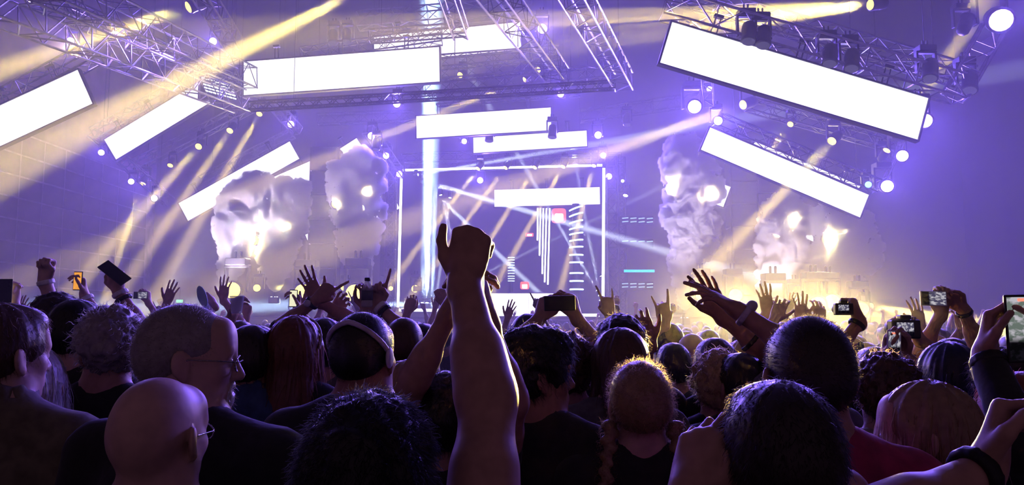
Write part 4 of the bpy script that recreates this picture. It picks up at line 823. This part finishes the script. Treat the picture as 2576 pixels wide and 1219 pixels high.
c = person('woman with a brown bob edged in gold', 1552, 826, 2.75, hyaw=.35, hair='bob', hairm='hair_brown', shirt='cloth_grey', seed=20, skin='skin_pale', hairlen=.13)
c = person('man with tousled dark hair behind the brown bob', 1562, 792, 3.1, hair='messy', hairm='hair_dark', shirt='cloth_black', seed=21)
c = person('girl with two thin braids and frizzy hair glowing yellow', 1606, 908, 2.15, hair='braids', hairm='hair_sand', shirt='cloth_black', skin='skin_pale', seed=22, nstr=5000)
c = person('bald man in a patterned shirt beyond the braids', 1738, 838, 4.1, hair='bald', shirt='cloth_pattern', seed=23, skin='skin_pale')
c = person('dark haired person left of the patterned shirt', 1692, 862, 3.7, hair='short', hairm='hair_black', shirt='cloth_navy', seed=24, arms=(dict(w=W(1636, 850, 3.2), pose='relaxed', palm=(0, 1, .3), dir=(-.3, .1, .9)), None))
c = person('person with blond curls glowing yellow right of the patterned shirt', 1806, 884, 2.9, hair='curly', hairm='hair_blond', shirt='cloth_black', seed=25)
c = person('man with cropped dark hair in front of the blond curls', 1858, 888, 2.8, hyaw=.3, hair='short', hairm='hair_black', shirt='cloth_black', seed=26)
c = person('blonde woman with windblown hair lit bright yellow below the flat hand', 1868, 852, 3.7, hair='long', hairm='hair_blond', shirt='cloth_black', seed=27)
c = person('man with big round cropped head and magenta shirt', 2022, 797, 1.58, hair='buzz', hairm='hair_dark', shirt='cloth_magenta', skin='skin', girth=1.1, jaw=1.1, seed=28, nstr=9000)
c = person('nearest man with short dark hair and a gold rim on his left side', 1950, 957, 1.22, hair='short', hairm='hair_dark', shirt='cloth_black', skin='skin', girth=1.05, seed=29, nstr=9000, arms=(dict(w=W(1728, 1235, 1.22), pose='relaxed', dir=(.35, .3, .8), palm=(.6, .6, 0), sleeve=.0, pole=(-.1, -.1, -1)), None), sleeve=.4)
c = person('man with dark curls and a beige T-shirt', 2222, 888, 2.5, hair='curly', hairm='hair_brown', shirt='cloth_beige', skin='skin_pale', seed=30)
c = person('woman with long straight blond hair turned to the left', 2308, 958, 1.75, yaw=.4, hyaw=.75, hair='long', hairm='hair_sand', shirt='cloth_beige', skin='skin_pale', eyes=True, hairlen=.40, seed=31, nstr=5000)
c = person('person with dark blue-black hair under the raised sideways phone', 2376, 860, 2.6, hair='bob', hairm='hair_navy', shirt='cloth_navy', hairlen=.18, seed=32)
c = person('person in black long sleeves raising a phone at the right picture edge', 2640, 960, 1.95, hair='short', hairm='hair_dark', shirt='cloth_black', sleeve=.86, seed=33,
    arms=(dict(w=W(2478, 888, 1.85), pose='hold', dir=(.22, .05, 1), palm=(.75, -.55, .1), sleeve=.93, fat=1.05, pole=(.1, -.1, -1)), None), extra=lambda c: ring_part(c, 0, .022, 'watch_strap', 'strap_black', .036, .009, 2))
phone('large phone filming the stage at the right picture edge', W(2574, 826, 1.80), (-.01, 0, 1), (-.12, -1, .1), .078, .160, 'screen_tall', rec=True)
c = person('person with dark wavy hair behind the black sleeve', 2532, 878, 2.3, hair='messy', hairm='hair_dark', shirt='cloth_black', hyaw=.5, seed=34)
c = person('red haired man in profile at the right edge', 2560, 936, 1.9, yaw=.5, hyaw=.9, hair='short', hairm='hair_red', shirt='cloth_black', skin='skin_pale', eyes=True, seed=35)
c = person('person at the lower right edge holding up a fist with a black bracelet', 2770, 900, 1.2, hair='short', hairm='hair_dark', shirt='cloth_black', skin='skin', sleeve=.3, seed=36, arms=(dict(w=W(2476, 1180, 1.18), pose='grip', dir=(.45, .15, .85), palm=(.6, -.5, 0), fat=1.0, pole=(-.3, -.2, -1)), None), extra=lambda c: ring_part(c, 0, .018, 'bracelet', 'strap_black', .034, .008, 2))
# raised arms further in
c = person('person behind the olive jacket raising a fist with a white wristband', 56, 803, 4.2, hair='short', hairm='hair_dark', shirt='cloth_grey', skin='skin_pale', seed=41, arms=(None, dict(w=W(113, 702, 4.0), pose='fist', palm=(0, -1, .1), dir=(.12, 0, 1), fat=1.1)), extra=lambda c: ring_part(c, 1, .012, 'wristband', 'band_white', .034, .008, 2))
c = person('person at the left edge holding up a black phone with warm-lit hands', 30, 812, 4.6, hair='short', hairm='hair_dark', shirt='cloth_black', seed=42, arms=(dict(w=W(2, 765, 4.4), pose='hold', palm=(.7, .6, 0), dir=(.1, 0, 1)), dict(w=W(34, 765, 4.4), pose='hold', palm=(-.7, .6, 0), dir=(-.15, 0, 1))))
phone('black phone seen from behind at the left picture edge', W(14, 734, 4.35), (0, 0, 1), (0, 1, .1), .075, .15, 'screen_page')
c = person('person holding up a phone with an amber screen', 222, 802, 5.4, hair='short', hairm='hair_dark', shirt='cloth_grey', seed=43, arms=(None, dict(w=W(212, 740, 5.2), pose='hold', palm=(-.75, -.5, 0), dir=(-.1, 0, 1))), extra=lambda c: ring_part(c, 1, .03, 'wristband', 'band_white', .034, .009, 2))
phone('phone with a plain amber screen', W(196, 706, 5.16), (.02, 0, 1), (-.05, -1, .1), .062, .128, 'screen_amber')
c = person('person raising a dark phone slantwise, two bands on the wrist', 296, 806, 4.3, hair='curly', hairm='hair_sand', shirt='cloth_grey', seed=44, arms=(None, dict(w=W(297, 728, 4.1), pose='grip', palm=(-.3, .9, 0), dir=(-.2, 0, 1), fat=1.05)), extra=lambda c: (ring_part(c, 1, .02, 'wristband', 'band_white', .034, .008, 2), ring_part(c, 1, .055, 'bracelet', 'strap_black', .036, .007, 2)))
phone('dark phone held slantwise in a warm-lit hand', W(288, 686, 4.05), (-.80, 0, .60), (.3, -.6, .5), .072, .165, None)
c = person('distant person holding a camera phone above the left crowd', 388, 800, 7.8, hair='short', hairm='hair_dark', shirt='cloth_grey', seed=45, arms=(None, dict(w=W(372, 758, 7.5), pose='hold', palm=(-.7, .5, 0), dir=(-.2, 0, 1))))
phone('small bluish phone held sideways above the left crowd', W(354, 742, 7.4), (1, 0, 0), (0, -1, 0), .07, .14, 'screen_stage')
c = person('person with an orange-lit fist holding a pale blue paddle', 548, 800, 5.6, hair='short', hairm='hair_dark', shirt='cloth_black', seed=46, arms=(dict(w=W(536, 768, 5.4), pose='fist', dir=(-.65, 0, .6), palm=(0, .6, -.6)), None), extra=lambda c: ring_part(c, 0, .02, 'wristband', 'band_white', .036, .009, 2))
pd = tag(empty('paddle', W(508, 756, 5.3)), 'pale blue card paddle above the bearded man', 'paddle'); f_ = Field(); f_.ell((0, 0, .03), (.035, .010, .085), roty(-.35), .01); P_, F_ = f_.mesh(.008); add(mesh_data('blade', P_, F_, M['card_blue']), 'blade', pd); MB().tube((.02, 0, -.04), (.05, .0, -.09), .010, n=8).build('grip', 'card_blue', pd)
c = person('person with an open hand raised against the leftmost flare', 572, 806, 6.6, hair='short', hairm='hair_dark', shirt='cloth_black', seed=47, arms=(None, dict(w=W(562, 752, 6.4), pose='open', palm=(0, 1, 0), dir=(.05, 0, 1))))
c = person('person lifting a clear plastic cup', 606, 806, 4.9, hair='short', hairm='hair_brown', shirt='cloth_grey', seed=48, arms=(dict(w=W(582, 800, 4.7), pose='cup', dir=(.3, 0, .9), palm=(.7, -.3, .1)), None))
cu = tag(empty('plastic_cup', W(595, 788, 4.6)), 'clear plastic cup held up left of the chestnut-haired woman', 'cup'); MB().lathe([(.030, 0), (.032, .01), (.042, .10), (.044, .104), (.041, .104), (.039, .098), (.030, .012)], 20).build('wall', 'clear_plastic', cu, smooth=True); MB().lathe([(.042, .100), (.046, .103), (.042, .107)], 20).build('lip', 'clear_plastic', cu, smooth=True)
c = person('person holding up a phone with a blank pale screen', 736, 800, 5.4, hair='cap', hairm='hair_navy', shirt='cloth_black', seed=49, arms=(None, dict(w=W(748, 782, 5.2), pose='hold', dir=(-.05, 0, 1), palm=(-.6, -.5, 0))))
phone('phone with a blank pale screen beside the flare', W(738, 750, 5.14), (.03, 0, 1), (0, -1, .05), .056, .118, 'screen_page')
c = person('person crossing wrists with one finger pointing up right', 790, 802, 4.4, hair='short', hairm='hair_dark', shirt='cloth_black', skin='skin_tan', seed=50, arms=(dict(w=W(797, 752, 4.15), pose='point', dir=(.55, 0, .55), palm=(.3, .9, 0), pole=(-.9, 0, -.5)), dict(w=W(800, 755, 4.25), pose='open', dir=(-.35, 0, .7), palm=(0, -.8, .5), pole=(.9, 0, -.5))), extra=lambda c: watch_part(c, 0))
c = person('person with a raised fist between pointing hand and headphone band', 850, 806, 4.6, hair='short', hairm='hair_brown', shirt='cloth_grey', seed=51, arms=(dict(w=W(838, 798, 4.3), pose='relaxed', dir=(.35, 0, .7), palm=(.4, -.7, 0)), None))
c = person('person behind the headphone band holding a bottle and pointing up', 934, 806, 4.2, hair='short', hairm='hair_dark', shirt='cloth_black', seed=52, arms=(dict(w=W(927, 778, 4.0), pose='hold', dir=(-.08, 0, 1), palm=(-.2, -.9, 0)), dict(w=W(949, 764, 4.0), pose='point', dir=(.12, 0, 1), palm=(0, -1, 0))), extra=lambda c: (ring_part(c, 1, .02, 'wristband', 'band_white', .034, .008, 2), watch_part(c, 1, off=.05)))
bo = tag(empty('water_bottle', W(923, 772, 3.93)), 'clear water bottle with dark label above the headphone band', 'bottle'); MB().lathe([(.026, 0), (.030, .006), (.030, .035)], 18).lathe([(.030, .085), (.030, .10), (.014, .125), (.012, .135)], 18).build('body', 'clear_plastic', bo, smooth=True); MB().lathe([(.0305, .035), (.0305, .085)], 18).build('label', 'bottle_label', bo, smooth=True); MB().lathe([(.015, .135), (.015, .150), (.013, .152)], 16).build('cap', 'plastic_dark', bo, smooth=True)
c = person('person with a fist raised beside the light column', 1112, 806, 5.6, hair='short', hairm='hair_dark', shirt='cloth_black', seed=53, arms=(None, dict(w=W(1118, 762, 5.4), pose='fist', dir=(-.35, 0, .9), palm=(0, 1, 0))))
c = person('person making horns beside the right stage tower', 1526, 806, 4.8, hair='short', hairm='hair_dark', shirt='cloth_black', seed=54, arms=(None, dict(w=W(1534, 792, 4.6), pose='horns', dir=(-.15, 0, 1), palm=(-.2, .9, 0))))
c = person('person raising two spread fingers right of the stage frame', 1680, 812, 4.5, hair='short', hairm='hair_dark', shirt='cloth_black', skin='skin_pale', seed=55, arms=(dict(w=W(1672, 812, 4.25), pose='horns', dir=(-.12, 0, 1), palm=(0, .9, 0)), None))
c = person('person whose flat hand points left above the braids, watch on the wrist', 1985, 830, 2.75, hair='short', hairm='hair_dark', shirt='cloth_grey', seed=56, sleeve=.3, arms=(dict(w=W(1858, 782, 2.62), pose='reach', dir=(-.80, .1, .52), palm=(-.45, .3, -.8), pole=(.3, .2, -.9), fat=1.08), None), extra=lambda c: watch_part(c, 0, 'band_light', 'band_white', .02))
c = person('person whose upright forearm stands under the flat pointing hand', 1796, 850, 3.1, hair='short', hairm='hair_dark', shirt='cloth_black', skin='skin_tan', seed=57, sleeve=.2, arms=(None, dict(w=W(1812, 790, 2.9), pose='open', dir=(-.3, .15, .8), palm=(-.2, .9, 0))), extra=lambda c: ring_part(c, 1, .15, 'bracelet', 'strap_black', .036, .006, 2))
c = person('person with an open hand raised before the right smoke', 1934, 806, 5.2, hair='short', hairm='hair_dark', shirt='cloth_black', seed=58, arms=(dict(w=W(1930, 786, 5.0), pose='open', dir=(-.08, 0, 1), palm=(0, 1, 0)), None))
c = person('person with a bent hand under the blinder beside the open hand', 1968, 810, 5.0, hair='short', hairm='hair_brown', shirt='cloth_black', seed=59, arms=(dict(w=W(1948, 804, 4.8), pose='relaxed', dir=(.4, 0, .9), palm=(.3, .8, 0)), None))
c = person('person showing finger tips above the big cropped head', 2020, 812, 5.4, hair='short', hairm='hair_dark', shirt='cloth_black', seed=60, arms=(dict(w=W(2012, 806, 5.2), pose='open', dir=(.1, 0, 1), palm=(0, 1, 0)), dict(w=W(2064, 812, 5.2), pose='relaxed', dir=(.0, 0, 1), palm=(0, .8, .2))))
c = person('person whose dark fist grips a small camera against the last blinder', 2196, 872, 3.6, hair='short', hairm='hair_dark', shirt='cloth_black', skin='skin_tan', seed=61, arms=(dict(w=W(2162, 806, 3.45), pose='grip', dir=(-.30, .05, .95), palm=(-.6, .6, 0)), None), extra=lambda c: ring_part(c, 0, .02, 'bracelet', 'strap_black', .034, .007, 2))
def camera_thing(label, p, s, yaw=0):
    r = tag(empty('camera', p, yaw), label, 'camera', 'cameras in the crowd'); MB().box((-.065 * s, -.02 * s, -.045 * s), (.065 * s, .03 * s, .04 * s)).build('body', 'plastic_dark', r, .008 * s); MB().box((-.025 * s, -.018 * s, .04 * s), (.025 * s, .025 * s, .062 * s)).build('viewfinder', 'plastic_dark', r, .006 * s)
    MB().lathe([(.034 * s, 0), (.034 * s, .05 * s), (.038 * s, .055 * s), (.038 * s, .085 * s), (.03 * s, .086 * s)], 20, (0, .03 * s, 0), (0, 1, 0)).build('lens_barrel', 'black_metal', r, smooth=True); MB().box((-.045 * s, -.0225 * s, -.032 * s), (.03 * s, -.020 * s, .028 * s)).build('display', 'screen_stage', r); MB().lathe([(.01 * s, 0), (.01 * s, .012 * s)], 12, (.045 * s, .005 * s, .04 * s)).build('dial', 'wire_frame', r)
camera_thing('small silver camera in the dark fist', W(2122, 776, 3.38), .62)
c = person('person filming with a phone held sideways high at right', 2392, 850, 4.0, hair='short', hairm='hair_dark', shirt='cloth_wine', seed=62, skin='skin_tan', arms=(dict(w=W(2368, 785, 3.75), pose='hold', dir=(.0, 0, 1), palm=(-.2, -.9, 0)), dict(w=W(2418, 768, 3.75), pose='hold', dir=(-.75, 0, .6), palm=(-.3, -.8, -.3), pole=(.8, 0, -.6))), extra=lambda c: watch_part(c, 1))
phone('white-edged phone held sideways high at right, stage on its display', W(2348, 750, 3.68), (1, 0, -.02), (0, -1, .05), .072, .128, 'screen_stage', 'plastic_white')
c = person('person filming upright with a red record badge showing', 2240, 880, 3.4, hair='long', hairm='hair_brown', shirt='cloth_black', seed=63, arms=(dict(w=W(2226, 902, 3.2), pose='hold', dir=(.2, 0, 1), palm=(.6, -.5, 0)), dict(w=W(2272, 895, 3.2), pose='hold', dir=(-.2, 0, 1), palm=(-.6, -.5, 0))))
phone('upright phone with a red record badge right of the camera fist', W(2249, 862, 3.14), (.04, 0, 1), (0, -1, .08), .058, .104, 'screen_stage', 'band_light', True)
c = person('person holding a black camera up at right', 2300, 872, 3.9, hair='short', hairm='hair_black', shirt='cloth_black', seed=64, arms=(dict(w=W(2252, 852, 3.7), pose='grip', dir=(.05, 0, 1), palm=(.5, .6, 0)), dict(w=W(2310, 850, 3.7), pose='grip', dir=(-.2, 0, 1), palm=(-.5, .6, 0))))
camera_thing('black camera with lit display held over the right crowd', W(2276, 826, 3.62), 1.05)
c = person('person with spread fingers raised right of the black camera', 2318, 850, 5.0, hair='short', hairm='hair_dark', shirt='cloth_black', seed=65, arms=(None, dict(w=W(2316, 822, 4.8), pose='open', dir=(-.15, 0, 1), palm=(0, 1, 0))))
c = person('person with a dim raised hand right of the exit sign', 2440, 850, 4.6, hair='short', hairm='hair_dark', shirt='cloth_navy', seed=66, arms=(dict(w=W(2422, 826, 4.4), pose='relaxed', dir=(-.1, 0, 1), palm=(0, .9, 0)), None))

# ================================================================ the far crowd: a few figures copied with their parts
def copy_tree(o, parent=None):
    k = o.copy(); C.objects.link(k); k.parent = parent
    for ch in o.children: copy_tree(ch, k)
    return k
FARL, FARG = 'distant concertgoer in the packed crowd between the near heads and the stage', 'distant crowd in front of the stage'
rnd = random.Random(11); var = []
for i, (hr_, hm_, sh_, sk_, ar) in enumerate((('short', 'hair_dark', 'cloth_black', 'skin', None), ('long', 'hair_brown', 'cloth_grey', 'skin_pale', None), ('short', 'hair_black', 'cloth_navy', 'skin_tan', 'open'), ('buzz', 'hair_dark', 'cloth_grey', 'skin_pale', None), ('messy', 'hair_sand', 'cloth_black', 'skin', 'fist'), ('bob', 'hair_chestnut', 'cloth_wine', 'skin_pale', None), ('curly', 'hair_dark', 'cloth_black', 'skin_deep', 'point'), ('short', 'hair_blond', 'cloth_white', 'skin_pale', 'hold'))):
    arms = (None, None)
    if ar: arms = (None, dict(w=Vector((1.30 + .16 * (i % 3), 8.85, 1.98)), pose=ar)) if i % 2 == 0 else (dict(w=Vector((1.03, 8.85, 1.97)), pose=ar), None)
    pxx = 1288 + 1.2 * FPX / 9.0
    var.append(person(FARL, pxx, 800, 9.0, H=1.72, hair=hr_, hairm=hm_, shirt=sh_, skin=sk_, arms=arms, vox=.014, nstr=0, seed=100 + i, group=FARG)['root'])
spots = []; y = 5.6; row = 0
while y < 24.6:
    half = y * .70; step = .62 + (y - 5.6) * .055; nx = int(2 * half / step)
    for k in range(nx):
        x = -half + (k + .5 + .5 * (row % 2)) * step + rnd.uniform(-.12, .12)
        if XL + 1 < x < XR - 1: spots.append((x, y + rnd.uniform(-.15, .15)))
    y += .85 + (y - 5.6) * .045; row += 1
rnd.shuffle(spots); spots = spots[:290]
used = set()
LOOK = ('cropped dark hair, black top', 'long brown hair, grey top', 'black hair, open hand raised', 'buzz cut, grey top', 'sandy hair, raised fist', 'chestnut bob, dark red top', 'dark curls, finger pointing up', 'fair hair, white top, raised hand')
for j, (x, y) in enumerate(spots):
    i = rnd.choice((0, 1, 3, 5, 0, 1, 3, 5, 0, 1, 3, 5, 2, 4, 6, 7)); o = var[i] if i not in used else copy_tree(var[i]); used.add(i)
    o.location = (x, y, 0); o.rotation_euler = (0, 0, rnd.uniform(-.35, .35)); s_ = rnd.uniform(.90, .99); o.scale = (s_, s_, s_); qx = 1288 + x / y * FPX; zone = 'at far left' if qx < 420 else 'under left smoke' if qx < 980 else 'before stage frame' if qx < 1560 else 'under right smoke' if qx < 2230 else 'at far right'
    o['label'] = 'far person with %s, %s, %s' % (LOOK[i], zone, 'mid-crowd' if y < 10 else 'near the stage' if y > 17 else 'deep in crowd')
for i, o in enumerate(var):
    if i not in used: o.location = (-3 + i, 20, 0)
